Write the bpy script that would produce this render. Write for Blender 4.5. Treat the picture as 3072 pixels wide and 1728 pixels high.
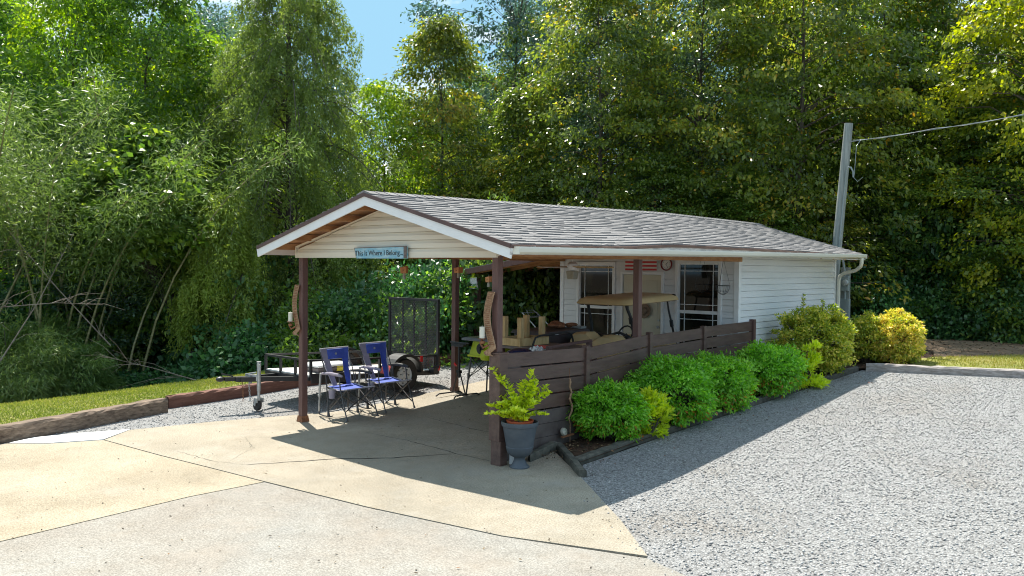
import bpy, bmesh, math, random
import numpy as np
from mathutils import Vector, Matrix
PI = math.pi
for o in list(bpy.data.objects): bpy.data.objects.remove(o)
S = bpy.context.scene
COL = S.collection

# ------------------------------------------------------------------ camera
cam_d = bpy.data.cameras.new('camera'); cam = bpy.data.objects.new('camera', cam_d); COL.objects.link(cam)
S.camera = cam
cam_d.sensor_width = 36.0; cam_d.lens = 36.0*2480/3072; cam_d.clip_end = 2000; cam_d.clip_start = 0.05
_pitch = math.atan((864-802)/2480.0); _yaw = math.atan((3702-1536)/2480.0); _roll = 0.009
_fh = Vector((-math.sin(_yaw), math.cos(_yaw), 0)); _r0 = Vector((math.cos(_yaw), math.sin(_yaw), 0))
_fw = _fh*math.cos(_pitch)+Vector((0,0,-math.sin(_pitch))); _u0 = _r0.cross(_fw)
_r = _r0*math.cos(_roll)+_u0*math.sin(_roll); _u = -_r0*math.sin(_roll)+_u0*math.cos(_roll)
_m = Matrix((( _r.x,_u.x,-_fw.x, 6.19),(_r.y,_u.y,-_fw.y,-6.74),(_r.z,_u.z,-_fw.z,2.19),(0,0,0,1)))
cam.matrix_world = _m

# ------------------------------------------------------------------ light
SUNV = Vector((-0.479, 0.21, 1.0)).normalized()
w = bpy.data.worlds.new('World'); S.world = w; w.use_nodes = True
nt = w.node_tree; N = nt.nodes; L = nt.links; N.clear()
out = N.new('ShaderNodeOutputWorld'); bg = N.new('ShaderNodeBackground'); bg.inputs['Strength'].default_value = 0.15
sky = N.new('ShaderNodeTexSky'); sky.sky_type = 'NISHITA'; sky.sun_disc = False
sky.sun_elevation = math.asin(SUNV.z); sky.sun_rotation = math.atan2(SUNV.x, SUNV.y)
sky.air_density = 1.0; sky.dust_density = 0.6; sky.ozone_density = 2.2
tc = N.new('ShaderNodeTexCoord'); nz = N.new('ShaderNodeTexNoise'); nz.inputs['Scale'].default_value = 5.5
nz.inputs['Detail'].default_value = 7; nz.inputs['Roughness'].default_value = 0.55
mp = N.new('ShaderNodeMapping'); mp.inputs['Location'].default_value = (0.313, 4.70, 2.9); mp.inputs['Scale'].default_value = (1, 1, 2.2)
rp = N.new('ShaderNodeValToRGB'); rp.color_ramp.elements[0].position = 0.50; rp.color_ramp.elements[1].position = 0.62
mx = N.new('ShaderNodeMixRGB'); mx.inputs['Color2'].default_value = (3.4, 3.45, 3.55, 1)
L.new(tc.outputs['Generated'], mp.inputs['Vector']); L.new(mp.outputs[0], nz.inputs['Vector']); L.new(nz.outputs['Fac'], rp.inputs['Fac'])
L.new(rp.outputs['Color'], mx.inputs['Fac']); cap = N.new('ShaderNodeMixRGB'); cap.blend_type = 'DARKEN'; cap.inputs['Fac'].default_value = 1.0; cap.inputs['Color2'].default_value = (0.95, 1.75, 2.35, 1)   # deep autumn blue instead of a white glare
L.new(sky.outputs['Color'], cap.inputs['Color1']); L.new(cap.outputs['Color'], mx.inputs['Color1']); L.new(mx.outputs['Color'], bg.inputs['Color'])
L.new(bg.outputs[0], out.inputs[0])
sun_d = bpy.data.lights.new('sun', 'SUN'); sun_d.energy = 3.3; sun_d.angle = math.radians(0.5); sun_d.color = (1.0, 0.95, 0.86)
sun = bpy.data.objects.new('sun', sun_d); COL.objects.link(sun)
sun.rotation_euler = SUNV.to_track_quat('Z', 'Y').to_euler(); sun.location = (0, 0, 30)
S.view_settings.view_transform = 'Standard'; S.view_settings.look = 'None'; S.view_settings.gamma = 1.0
S.view_settings.exposure = 1.48
S.render.engine = 'CYCLES'
S.cycles.max_bounces = 8; S.cycles.transparent_max_bounces = 8; S.cycles.diffuse_bounces = 4
S.cycles.use_denoising = True
S.cycles.pixel_filter_type = 'BLACKMAN_HARRIS'; S.cycles.filter_width = 1.05

# ------------------------------------------------------------------ helpers
def srgb(r, g, b):
    f = lambda c: (c/255.0/12.92) if c/255.0 <= 0.04045 else ((c/255.0+0.055)/1.055)**2.4
    return (f(r), f(g), f(b), 1.0)

def nodes(name):
    m = bpy.data.materials.new(name); m.use_nodes = True
    return m, m.node_tree.nodes, m.node_tree.links, m.node_tree.nodes['Principled BSDF']

def mat(name, c1, c2=None, scale=8.0, rough=0.6, metal=0.0, bump=0.0, bscale=None, stretch=None, spec=None, detail=4.0):
    """principled material whose colour wanders between two real tones; optional grain bump"""
    m, n, l, b = nodes(name)
    b.inputs['Roughness'].default_value = rough; b.inputs['Metallic'].default_value = metal
    if spec is not None: b.inputs['Specular IOR Level'].default_value = spec
    t = n.new('ShaderNodeTexCoord'); mpp = n.new('ShaderNodeMapping')
    if stretch: mpp.inputs['Scale'].default_value = stretch
    l.new(t.outputs['Object'], mpp.inputs['Vector'])
    if c2 is None: c2 = tuple(min(1, x*1.18) for x in c1[:3])+(1,); c1 = tuple(x*0.86 for x in c1[:3])+(1,)
    z = n.new('ShaderNodeTexNoise'); z.inputs['Scale'].default_value = scale; z.inputs['Detail'].default_value = detail
    z.inputs['Roughness'].default_value = 0.65
    r = n.new('ShaderNodeValToRGB'); r.color_ramp.elements[0].position = 0.32; r.color_ramp.elements[1].position = 0.68
    r.color_ramp.elements[0].color = c1; r.color_ramp.elements[1].color = c2
    l.new(mpp.outputs[0], z.inputs['Vector']); l.new(z.outputs['Fac'], r.inputs['Fac']); l.new(r.outputs['Color'], b.inputs['Base Color'])
    if bump:
        z2 = n.new('ShaderNodeTexNoise'); z2.inputs['Scale'].default_value = bscale or scale*3; z2.inputs['Detail'].default_value = 3
        l.new(mpp.outputs[0], z2.inputs['Vector'])
        bp = n.new('ShaderNodeBump'); bp.inputs['Strength'].default_value = bump; bp.inputs['Distance'].default_value = 0.01
        l.new(z2.outputs['Fac'], bp.inputs['Height']); l.new(bp.outputs[0], b.inputs['Normal'])
    return m

def leaf_mat(name, cols, trans=0.35, rough=0.42, hue=0.03):
    """leaf colours picked per leaf by the mesh attribute v, shifted a little per plant; light passes through the blades"""
    m, n, l, b = nodes(name)
    a = n.new('ShaderNodeAttribute'); a.attribute_name = 'v'
    r = n.new('ShaderNodeValToRGB'); els = r.color_ramp.elements
    while len(els) < len(cols): els.new(0.5)
    for i, (p, c) in enumerate(cols): els[i].position = p; els[i].color = c
    oi = n.new('ShaderNodeObjectInfo'); mr = n.new('ShaderNodeMapRange')
    mr.inputs['To Min'].default_value = 0.5-hue; mr.inputs['To Max'].default_value = 0.5+hue
    hs = n.new('ShaderNodeHueSaturation'); l.new(oi.outputs['Random'], mr.inputs['Value']); l.new(mr.outputs[0], hs.inputs['Hue'])
    l.new(a.outputs['Fac'], r.inputs['Fac']); l.new(r.outputs['Color'], hs.inputs['Color'])
    l.new(hs.outputs['Color'], b.inputs['Base Color']); b.inputs['Roughness'].default_value = rough
    tr = n.new('ShaderNodeBsdfTranslucent'); hs2 = n.new('ShaderNodeHueSaturation'); hs2.inputs['Value'].default_value = 2.0; hs2.inputs['Saturation'].default_value = 1.1
    l.new(hs.outputs['Color'], hs2.inputs['Color']); l.new(hs2.outputs['Color'], tr.inputs['Color'])
    ms = n.new('ShaderNodeMixShader'); ms.inputs['Fac'].default_value = trans
    l.new(b.outputs[0], ms.inputs[1]); l.new(tr.outputs[0], ms.inputs[2]); l.new(ms.outputs[0], n['Material Output'].inputs['Surface'])
    return m

def tag(o, label=None, cat=None, group=None, kind=None):
    if label: o['label'] = label
    if cat: o['category'] = cat
    if group: o['group'] = group
    if kind: o['kind'] = kind
    return o

def thing(name, label, cat, loc=(0,0,0), rz=0.0, group=None, kind=None):
    o = bpy.data.objects.new(name, None); COL.objects.link(o); o.empty_display_size = 0.2
    o.location = loc; o.rotation_euler = (0,0,rz)
    return tag(o, label, cat, group, kind)

class MB:
    def __init__(s): s.v=[]; s.f=[]; s.a=[]
    def add(s, vs, fs, a=0.5):
        k=len(s.v); s.v += [tuple(v) for v in vs]; s.f += [tuple(i+k for i in f) for f in fs]; s.a += [a]*len(vs); return s
    def box(s, x0,y0,z0,x1,y1,z1, a=0.5):
        vs=[(x0,y0,z0),(x1,y0,z0),(x1,y1,z0),(x0,y1,z0),(x0,y0,z1),(x1,y0,z1),(x1,y1,z1),(x0,y1,z1)]
        return s.add(vs, [(0,3,2,1),(4,5,6,7),(0,1,5,4),(1,2,6,5),(2,3,7,6),(3,0,4,7)], a)
    def hexa(s, p, a=0.5):   # 8 corner points, bottom ring then top ring
        return s.add(p, [(0,3,2,1),(4,5,6,7),(0,1,5,4),(1,2,6,5),(2,3,7,6),(3,0,4,7)], a)
    def bar(s, p, q, w, h=None, up=(0,0,1), a=0.5):
        h = h or w; p=Vector(p); q=Vector(q); d=(q-p).normalized(); upv=Vector(up)
        if abs(d.dot(upv))>0.98: upv=Vector((0,1,0))
        x=d.cross(upv).normalized()*w/2; z=x.normalized().cross(d).normalized()*h/2
        return s.hexa([p-x-z,p+x-z,q+x-z,q-x-z,p-x+z,p+x+z,q+x+z,q-x+z] , a)
    def tube(s, pts, r, n=8, cap=True, a=0.5):
        pts=[Vector(p) for p in pts]; rr = r if isinstance(r,(list,tuple)) else [r]*len(pts)
        k=len(s.v); up=Vector((0,0,1)); last=None
        for i,p in enumerate(pts):
            d=(pts[min(i+1,len(pts)-1)]-pts[max(i-1,0)])
            d = d.normalized() if d.length>1e-9 else Vector((0,0,1))
            if last is None:
                x=d.cross(Vector((0,0,1)) if abs(d.z)<0.95 else Vector((1,0,0))).normalized()
            else:
                x=(last-d*last.dot(d)); x = x.normalized() if x.length>1e-6 else d.orthogonal().normalized()
            last=x; y=d.cross(x)
            for j in range(n):
                t=2*PI*j/n; s.v.append(tuple(p+(x*math.cos(t)+y*math.sin(t))*rr[i])); s.a.append(a)
        for i in range(len(pts)-1):
            for j in range(n):
                a0=k+i*n+j; b0=k+i*n+(j+1)%n; s.f.append((a0,b0,b0+n,a0+n))
        if cap: s.f.append(tuple(k+j for j in reversed(range(n)))); s.f.append(tuple(k+(len(pts)-1)*n+j for j in range(n)))
        return s
    def lathe(s, prof, n=24, c=(0,0,0), cap=True, a=0.5):
        k=len(s.v)
        for r,z in prof:
            for j in range(n):
                t=2*PI*j/n; s.v.append((c[0]+r*math.cos(t), c[1]+r*math.sin(t), c[2]+z)); s.a.append(a)
        for i in range(len(prof)-1):
            for j in range(n):
                a0=k+i*n+j; b0=k+i*n+(j+1)%n; s.f.append((a0,b0,b0+n,a0+n))
        if cap: s.f.append(tuple(k+j for j in reversed(range(n)))); s.f.append(tuple(k+(len(prof)-1)*n+j for j in range(n)))
        return s
    def prism(s, poly, axis, t0, t1, a=0.5):
        """poly = 2D outline; axis 'x','y','z' = extrusion axis"""
        def P(u,v,t): return {'x':(t,u,v),'y':(u,t,v),'z':(u,v,t)}[axis]
        n=len(poly); vs=[P(u,v,t0) for u,v in poly]+[P(u,v,t1) for u,v in poly]
        return s.add(vs, [tuple(range(n))[::-1], tuple(range(n,2*n))]+[(i,(i+1)%n,n+(i+1)%n,n+i) for i in range(n)], a)
    def ball(s, c, r, n=12, m=8, a=0.5):
        if not isinstance(r,(list,tuple)): r=(r,r,r)
        k=len(s.v)
        for i in range(1,m):
            ph=PI*i/m
            for j in range(n):
                t=2*PI*j/n; s.v.append((c[0]+r[0]*math.sin(ph)*math.cos(t), c[1]+r[1]*math.sin(ph)*math.sin(t), c[2]+r[2]*math.cos(ph))); s.a.append(a)
        s.v += [(c[0],c[1],c[2]+r[2]),(c[0],c[1],c[2]-r[2])]; s.a += [a,a]; T=len(s.v)-2
        for i in range(m-2):
            for j in range(n):
                a0=k+i*n+j; b0=k+i*n+(j+1)%n; s.f.append((a0,a0+n,b0+n,b0))
        for j in range(n):
            s.f.append((T,k+j,k+(j+1)%n)); s.f.append((T+1,k+(m-2)*n+(j+1)%n,k+(m-2)*n+j))
        return s
    def xf(s, M):
        s.v=[tuple(M@Vector(v)) for v in s.v]; return s
    def build(s, name, m, parent=None, smooth=False, bevel=0.0, attr=False):
        me=bpy.data.meshes.new(name); me.from_pydata(s.v, [], s.f); me.update()
        if attr:
            at=me.attributes.new('v','FLOAT','POINT'); at.data.foreach_set('value', s.a)
        bm=bmesh.new(); bm.from_mesh(me); bmesh.ops.recalc_face_normals(bm, faces=bm.faces); bm.to_mesh(me); bm.free()
        me.materials.append(m)
        if smooth:
            for p in me.polygons: p.use_smooth=True
            try: me.set_sharp_from_angle(angle=math.radians(38))
            except Exception: pass
        o=bpy.data.objects.new(name, me); COL.objects.link(o)
        if parent: o.parent=parent
        if bevel:
            b=o.modifiers.new('edge','BEVEL'); b.width=bevel; b.segments=2; b.limit_method='ANGLE'; b.angle_limit=math.radians(40)
        return o

def copy_tree(o, parent=None):
    c=o.copy(); COL.objects.link(c)
    if parent: c.parent=parent
    for ch in list(o.children): copy_tree(ch, c)
    return c

def raw_mesh(name, V, F, m, parent=None, attr=None, smooth=False, ngon=4):
    """V (n,3) and F (k,ngon) numpy arrays"""
    me=bpy.data.meshes.new(name); nv=len(V); nf=len(F)
    me.vertices.add(nv); me.vertices.foreach_set('co', np.asarray(V,dtype=np.float32).ravel())
    me.loops.add(nf*ngon); me.loops.foreach_set('vertex_index', np.asarray(F,dtype=np.int32).ravel())
    me.polygons.add(nf); me.polygons.foreach_set('loop_start', np.arange(0,nf*ngon,ngon,dtype=np.int32))
    me.update(calc_edges=True)
    if attr is not None:
        at=me.attributes.new('v','FLOAT','POINT'); at.data.foreach_set('value', np.asarray(attr,dtype=np.float32))
    me.materials.append(m)
    o=bpy.data.objects.new(name, me); COL.objects.link(o)
    if parent: o.parent=parent
    return o

def leaves(P, D, Nn, Ln, Wd, v, fold=0.15):
    """leaf blades: base P, direction D, normal Nn, length Ln, width Wd; one folded diamond each"""
    D=D/np.linalg.norm(D,axis=1,keepdims=True); X=np.cross(D,Nn); X/= (np.linalg.norm(X,axis=1,keepdims=True)+1e-9); Z=np.cross(X,D)
    Ln=Ln[:,None]; Wd=Wd[:,None]
    V=np.stack([P, P+D*Ln*0.45+X*Wd*0.5-Z*Ln*fold*0.3, P+D*Ln-Z*Ln*fold, P+D*Ln*0.45-X*Wd*0.5-Z*Ln*fold*0.3],1).reshape(-1,3)
    F=np.arange(len(P)*4).reshape(-1,4)
    return V,F,np.repeat(v,4)

def G(x, y=None):
    y = x if y is None else y
    t=min(max(y-0.2,0.0),9.3)
    return 0.058*t*t/(t+0.6)
def Gn(y):
    t=np.clip(y-0.2,0,9.3); return 0.058*t*t/(t+0.6)
# ------------------------------------------------------------------ ground materials
def ground_mat(name, base, alt, speck_lo, speck_hi, speck_scale=160, stain_scale=0.9, bump=0.4, rough=0.85, thr=(0.35,0.65), speck=0.62, stain2=None):
    m,n,l,b=nodes(name); b.inputs['Roughness'].default_value=rough; b.inputs['Specular IOR Level'].default_value=0.25
    t=n.new('ShaderNodeTexCoord')
    def noise(sc,det=5,ro=0.6):
        z=n.new('ShaderNodeTexNoise'); z.inputs['Scale'].default_value=sc; z.inputs['Detail'].default_value=det; z.inputs['Roughness'].default_value=ro
        l.new(t.outputs['Object'], z.inputs['Vector']); return z
    def ramp(z,p0,p1,c0,c1):
        r=n.new('ShaderNodeValToRGB'); e=r.color_ramp.elements; e[0].position=p0; e[1].position=p1; e[0].color=c0; e[1].color=c1
        l.new(z.outputs['Fac'], r.inputs['Fac']); return r
    big=ramp(noise(stain_scale,6),thr[0],thr[1],base,alt)
    sp=ramp(noise(speck_scale*.55,3,0.8),0.38,0.62,speck_lo,speck_hi)
    mx=n.new('ShaderNodeMixRGB'); mx.blend_type='MULTIPLY'; mx.inputs['Fac'].default_value=speck
    l.new(big.outputs['Color'],mx.inputs['Color1']); l.new(sp.outputs['Color'],mx.inputs['Color2'])
    last=mx.outputs['Color']
    if stain2:
        z=ramp(noise(stain2[0],8,0.7),0.52,0.7,(0,0,0,1),(1,1,1,1)); m2=n.new('ShaderNodeMixRGB'); m2.inputs['Color2'].default_value=stain2[1]
        mm=n.new('ShaderNodeMath'); mm.operation='MULTIPLY'; mm.inputs[1].default_value=stain2[2]
        l.new(z.outputs['Color'],mm.inputs[0]); l.new(mm.outputs[0],m2.inputs['Fac']); l.new(last,m2.inputs['Color1']); last=m2.outputs['Color']
    if stain2:
        for (sc,ps,pe,colr,amt) in ((0.33,.46,.62,(0.78,0.80,0.82,1),.75),(4.5,.50,.72,(0.80,0.76,0.70,1),.6),(13,.58,.70,(0.70,0.66,0.60,1),.45)):
            z=ramp(noise(sc,9,0.72),ps,pe,(1,1,1,1),colr); m3=n.new('ShaderNodeMixRGB'); m3.blend_type='MULTIPLY'; m3.inputs['Fac'].default_value=amt
            l.new(last,m3.inputs['Color1']); l.new(z.outputs['Color'],m3.inputs['Color2']); last=m3.outputs['Color']
    l.new(last,b.inputs['Base Color'])
    bp=n.new('ShaderNodeBump'); bp.inputs['Strength'].default_value=bump; bp.inputs['Distance'].default_value=0.008
    l.new(noise(speck_scale*0.8,3).outputs['Fac'],bp.inputs['Height']); l.new(bp.outputs[0],b.inputs['Normal'])
    return m

def gravel_mat(name, lo, mid, hi, tint, scale=44):
    m,n,l,b=nodes(name); b.inputs['Roughness'].default_value=0.8; b.inputs['Specular IOR Level'].default_value=0.3
    t=n.new('ShaderNodeTexCoord'); v=n.new('ShaderNodeTexVoronoi'); v.inputs['Scale'].default_value=scale
    dist=n.new('ShaderNodeTexNoise'); dist.inputs['Scale'].default_value=60; dist.inputs['Detail'].default_value=2
    va=n.new('ShaderNodeVectorMath'); va.operation='MULTIPLY_ADD'; va.inputs[1].default_value=(0.02,0.02,0.02)
    l.new(t.outputs['Object'],dist.inputs['Vector']); l.new(dist.outputs['Color'],va.inputs[0]); l.new(t.outputs['Object'],va.inputs[2]); l.new(va.outputs[0],v.inputs['Vector'])
    sx=n.new('ShaderNodeSeparateColor'); l.new(v.outputs['Color'],sx.inputs[0])
    r=n.new('ShaderNodeValToRGB'); e=r.color_ramp.elements; e[0].position=0.0; e[0].color=lo; e[1].position=1.0; e[1].color=hi; q=e.new(0.3); q.color=mid
    l.new(sx.outputs[0],r.inputs['Fac'])
    rd=n.new('ShaderNodeValToRGB'); e=rd.color_ramp.elements; e[0].position=0.25; e[0].color=(1,1,1,1); e[1].position=0.68; e[1].color=(0.48,0.48,0.48,1)
    l.new(v.outputs['Distance'],rd.inputs['Fac'])
    mx=n.new('ShaderNodeMixRGB'); mx.blend_type='MULTIPLY'; mx.inputs['Fac'].default_value=0.75
    l.new(r.outputs['Color'],mx.inputs['Color1']); l.new(rd.outputs['Color'],mx.inputs['Color2'])
    z=n.new('ShaderNodeTexNoise'); z.inputs['Scale'].default_value=0.55; z.inputs['Detail'].default_value=7; z.inputs['Roughness'].default_value=0.65; l.new(t.outputs['Object'],z.inputs['Vector'])
    rz=n.new('ShaderNodeValToRGB'); rz.color_ramp.elements[0].position=0.5; rz.color_ramp.elements[1].position=0.72; rz.color_ramp.elements[0].color=(0,0,0,1); rz.color_ramp.elements[1].color=(0.7,0.7,0.7,1)
    l.new(z.outputs['Fac'],rz.inputs['Fac'])
    m2=n.new('ShaderNodeMixRGB'); m2.blend_type='MULTIPLY'; m2.inputs['Color2'].default_value=tint; l.new(rz.outputs['Color'],m2.inputs['Fac']); l.new(mx.outputs['Color'],m2.inputs['Color1'])
    l.new(m2.outputs['Color'],b.inputs['Base Color'])
    bp=n.new('ShaderNodeBump'); bp.inputs['Strength'].default_value=0.9; bp.inputs['Distance'].default_value=0.02; bp.invert=True
    l.new(v.outputs['Distance'],bp.inputs['Height']); l.new(bp.outputs[0],b.inputs['Normal'])
    return m

M={}
M['tan']=ground_mat('tan_aggregate_concrete',(0.32,0.272,0.20,1),(0.41,0.36,0.275,1),(0.42,0.38,0.32,1),(1.3,1.26,1.2,1),speck_scale=110,stain2=(1.7,(0.36,0.32,0.255,1),0.6),bump=0.35)
M['grey']=ground_mat('grey_concrete',(0.274,0.248,0.213,1),(0.335,0.322,0.291,1),(0.40,0.38,0.35,1),(1.3,1.28,1.25,1),speck_scale=120,stain_scale=0.7,stain2=(1.1,(0.33,0.285,0.235,1),0.6),bump=0.35)
M['floor']=ground_mat('carport_slab_concrete',(0.31,0.277,0.22,1),(0.40,0.358,0.288,1),(0.42,0.38,0.32,1),(1.28,1.24,1.18,1),speck_scale=110,stain2=(1.4,(0.38,0.345,0.29,1),0.6),bump=0.5)
M['white_conc']=ground_mat('white_concrete_patch',(0.66,0.66,0.66,1),(0.74,0.74,0.73,1),(0.9,0.9,0.9,1),(1,1,1,1),bump=0.2)
M['gravel']=gravel_mat('crushed_grey_gravel',(0.16,0.157,0.153,1),(0.325,0.32,0.312,1),(0.47,0.465,0.455,1),(0.84,0.77,0.69,1),scale=58)
M['soil']=ground_mat('mulch_soil',(0.035,0.022,0.015,1),(0.085,0.055,0.038,1),(0.4,0.35,0.3,1),(1.6,1.3,1.1,1),speck_scale=45,stain_scale=3,bump=1.0)
M['litter']=ground_mat('woodland_floor',(0.03,0.025,0.014,1),(0.085,0.062,0.04,1),(0.4,0.4,0.3,1),(1.5,1.4,1.2,1),speck_scale=30,stain_scale=1.2,bump=1.0)
M['dirt']=ground_mat('bare_dirt',(0.17,0.115,0.075,1),(0.27,0.20,0.14,1),(0.6,0.55,0.5,1),(1.3,1.2,1.1,1),speck_scale=30,stain_scale=1.4,bump=0.8)
M['turf']=ground_mat('lawn_turf',(0.16,0.19,0.04,1),(0.29,0.27,0.08,1),(0.45,0.45,0.4,1),(1.4,1.35,1.2,1),speck_scale=60,stain_scale=1.3,bump=1.0,stain2=(2.4,(0.30,0.24,0.11,1),0.7))
M['joint']=mat('dark_joint',(0.03,0.025,0.02,1),rough=0.95)

def sheet(name, poly, off, m, step=0.6, zf=None, thick=None, parent=None, kind='structure'):
    bm=bmesh.new(); vs=[bm.verts.new((x,y,0)) for x,y in poly]; bm.faces.new(vs)
    xs=[p[0] for p in poly]; ys=[p[1] for p in poly]
    for ax,(a,b_) in enumerate(((min(xs),max(xs)),(min(ys),max(ys)))):
        if ax==0 and zf is None: st=max(step*4,(b_-a)/6)
        else: st=step
        k=a+st
        while k<b_-1e-3:
            no=(1,0,0) if ax==0 else (0,1,0); co=(k,0,0) if ax==0 else (0,k,0)
            bmesh.ops.bisect_plane(bm, geom=bm.verts[:]+bm.edges[:]+bm.faces[:], plane_co=co, plane_no=no, dist=1e-5); k+=st
    if thick:
        r=bmesh.ops.extrude_face_region(bm, geom=bm.faces[:]); 
        for e in r['geom']:
            if isinstance(e,bmesh.types.BMVert): e.co.z=-thick
    for v in bm.verts: v.co.z += (zf(v.co.x,v.co.y) if zf else G(v.co.y)) + off
    bmesh.ops.triangulate(bm, faces=[f for f in bm.faces if len(f.verts)>4])
    bmesh.ops.recalc_face_normals(bm, faces=bm.faces)
    me=bpy.data.meshes.new(name); bm.to_mesh(me); bm.free(); me.materials.append(m)
    if not thick:
        for p in me.polygons:
            if p.normal.z<0: 
                me.flip_normals(); break
    o=bpy.data.objects.new(name,me); COL.objects.link(o)
    if parent: o.parent=parent
    elif kind: o['kind']=kind
    return o

# base terrain: one sheet to the horizon; it sinks a little behind the left lawn
def zbase(x,y):
    z=G(y)-0.05
    d=max(0,min(1,(-7.6-x)/1.2)); z -= 0.75*d*d*(3-2*d)
    if x<-5.0: z-=0.02
    return z
gx=sorted(set([-400,-200,-100,-60,-40]+[round(-30+0.8*i,2) for i in range(76)]+[40,60,100,200,400]))
gy=sorted(set([-400,-200,-100,-60,-40]+[round(-30+0.8*i,2) for i in range(90)]+[50,70,100,200,400]))
V=[(x,y,zbase(x,y)) for y in gy for x in gx]; nx=len(gx)
F=[(j*nx+i,j*nx+i+1,(j+1)*nx+i+1,(j+1)*nx+i) for j in range(len(gy)-1) for i in range(nx-1)]
g=raw_mesh('ground',np.array(V),np.array(F),M['litter']); g['kind']='structure'

J1=[(-4.35,-2.37),(-3.04,-2.29),(-2.1,-2.2),(-1.16,-2.12),(0.29,-1.98),(1.74,-1.75),(2.89,-1.38)]
GAP=0.015
slabA=sheet('carport_slab',[(-3.75,6.0),(0.04,6.0),(0.06,1.02),(1.0,0.3),(2.21,-0.72),(2.87,-1.34)]+[(x,y+GAP) for x,y in reversed(J1[:-1])]+[(-4.74,-1.87),(-4.5,-0.82),(-4.1,0.3),(-3.8,0.9),(-3.76,2.4)],-0.0,M['floor'],thick=0.1)
slabB=sheet('driveway_tan_panel',[(x,y) for x,y in J1[:4]]+[(-1.2,-2.9),(-1.08,-4.52),(-0.9,-9),(-7.5,-9),(-5.9,-5),(-4.97,-3.24),(-4.6,-2.9)],-0.002,M['tan'],thick=0.1)
slabC=sheet('driveway_grey_panel',[(-1.16+GAP,-2.12)]+J1[4:]+[(3.3,-1.5),(3.75,-1.9),(6.2,-4.6),(9,-8),(9,-20),(-0.9,-20),(-0.9+GAP,-9),(-1.08+GAP,-4.52),(-1.2+GAP,-2.9)],-0.004,M['grey'],thick=0.1)
sheet('white_concrete_patch',[(-4.97,-3.22),(-4.62,-2.88),(-4.37,-2.36),(-4.76,-1.85),(-4.95,-2.35),(-5.1,-2.9)],0.006,M['white_conc'],thick=0.08)
sheet('gravel_drive',[(0.78,0.62),(0.84,2.46),(1.0,4.66),(1.27,8.3),(1.36,8.5),(3.67,9.1),(9,10.7),(22,14),(22,-20),(9.0,-20),(9,-8.0),(6.2,-4.6),(3.75,-1.9),(3.3,-1.5),(2.88,-1.36),(2.21,-0.72),(1.0,0.3)],-0.012,M['gravel'])
sheet('gravel_strip',[(-4.5,-4.6),(-5.0,-3.3),(-4.9,-3.0),(-4.7,-1.87),(-4.45,-0.82),(-4.05,0.3),(-3.75,0.9),(-3.7,2.4),(-3.7,10.5),(-5.3,10.5),(-5.5,6.0),(-5.7,4.9),(-6.1,2.2),(-6.25,1.77),(-6.2,0.43),(-6.1,-0.71),(-5.85,-0.87),(-5.5,-2.24),(-5.2,-3.3),(-5.0,-4.6),(-6.5,-9.0),(-6.0,-9.0)],-0.012,M['gravel'])
M['_']=None
def zlawn(x,y):
    return G(y)+0.17-0.06*max(0,min(1,(-6.6-x)/1.0))
LAWNL=[(-6.0,-9.0),(-5.2,-4.6),(-5.2,-3.3),(-5.45,-2.24),(-5.85,-0.85),(-6.15,-0.7),(-6.28,0.43),(-6.28,1.77),(-6.15,2.2),(-7.5,2.1),(-7.75,0.1),(-7.4,-1.1),(-7.25,-2.1),(-7.2,-3.5),(-8.0,-9)]
sheet('lawn',LAWNL,0,M['turf'],zf=zlawn,step=0.35)
sheet('dirt_bank',[(-6.15,2.2),(-5.75,4.9),(-5.55,6.0),(-5.3,10.5),(-5.3,14.5),(-9,14.5),(-8.3,6),(-7.9,3),(-7.5,2.1)],0.14,M['dirt'],step=0.5)
sheet('planting_bed',[(0.16,1.04),(0.1,1.1),(0.08,6.0),(0.06,10.6),(0.0,12.0),(1.5,12.0),(2.2,9.0),(1.36,8.4),(1.23,8.3),(0.96,4.66),(0.80,2.46),(0.76,0.64),(1.03,0.31)],0.02,M['soil'],step=0.4)
sheet('back_yard',[(1.36,8.5),(3.67,9.1),(9,10.7),(22,14),(22,19),(9,17.5),(4,16.0),(-1,14.6),(-5.3,14.5),(-5.3,10.5),(0.0,10.6),(0.0,12.0),(1.5,12.0),(2.2,9.3)],0.03,M['dirt'],step=0.6)
sheet('back_lawn',[(2.0,8.9),(3.67,9.25),(9,10.85),(22,14.1),(22,17.5),(9,15.2),(5,13.9),(3.4,12.6),(2.6,11.4),(1.9,10.4),(1.6,9.4)],0.045,M['turf'],step=0.6)

# cracks in the slab: thin dark strips 3 mm above the concrete
def crack(pts, w, name='slab_crack'):
    rnd=random.Random(len(pts)*7+int(pts[0][0]*10)); P=[]
    for (a,b) in zip(pts,pts[1:]):
        n=max(2,int(math.dist(a,b)/0.08))
        for i in range(n):
            t=i/n; P.append((a[0]+(b[0]-a[0])*t+rnd.uniform(-.012,.012), a[1]+(b[1]-a[1])*t+rnd.uniform(-.012,.012)))
    P.append(pts[-1]); V=[];Fc=[]
    for i,p in enumerate(P):
        q=P[min(i+1,len(P)-1)]; o=P[max(i-1,0)]; d=Vector((q[0]-o[0],q[1]-o[1])); d.normalize(); ww=w*(0.4+0.6*math.sin(PI*min(1,max(0.08,i/(len(P)-1)))))*rnd.uniform(.6,1.2)
        for s_ in (-1,1): x=p[0]-d.y*ww*s_/2; y=p[1]+d.x*ww*s_/2; V.append((x,y,G(y)+0.0035))
    Fc=[(2*i,2*i+1,2*i+3,2*i+2) for i in range(len(P)-1)]
    o=raw_mesh(name,np.array(V),np.array(Fc),M['joint']); o['kind']='structure'; return o
crack([(-1.9,-1.85),(-1.43,-1.02),(-1.05,-0.62),(-0.62,0.1)],0.020)
crack([(-2.35,0.15),(-1.6,0.2),(-0.62,0.1),(0.12,0.1)],0.012)
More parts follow.
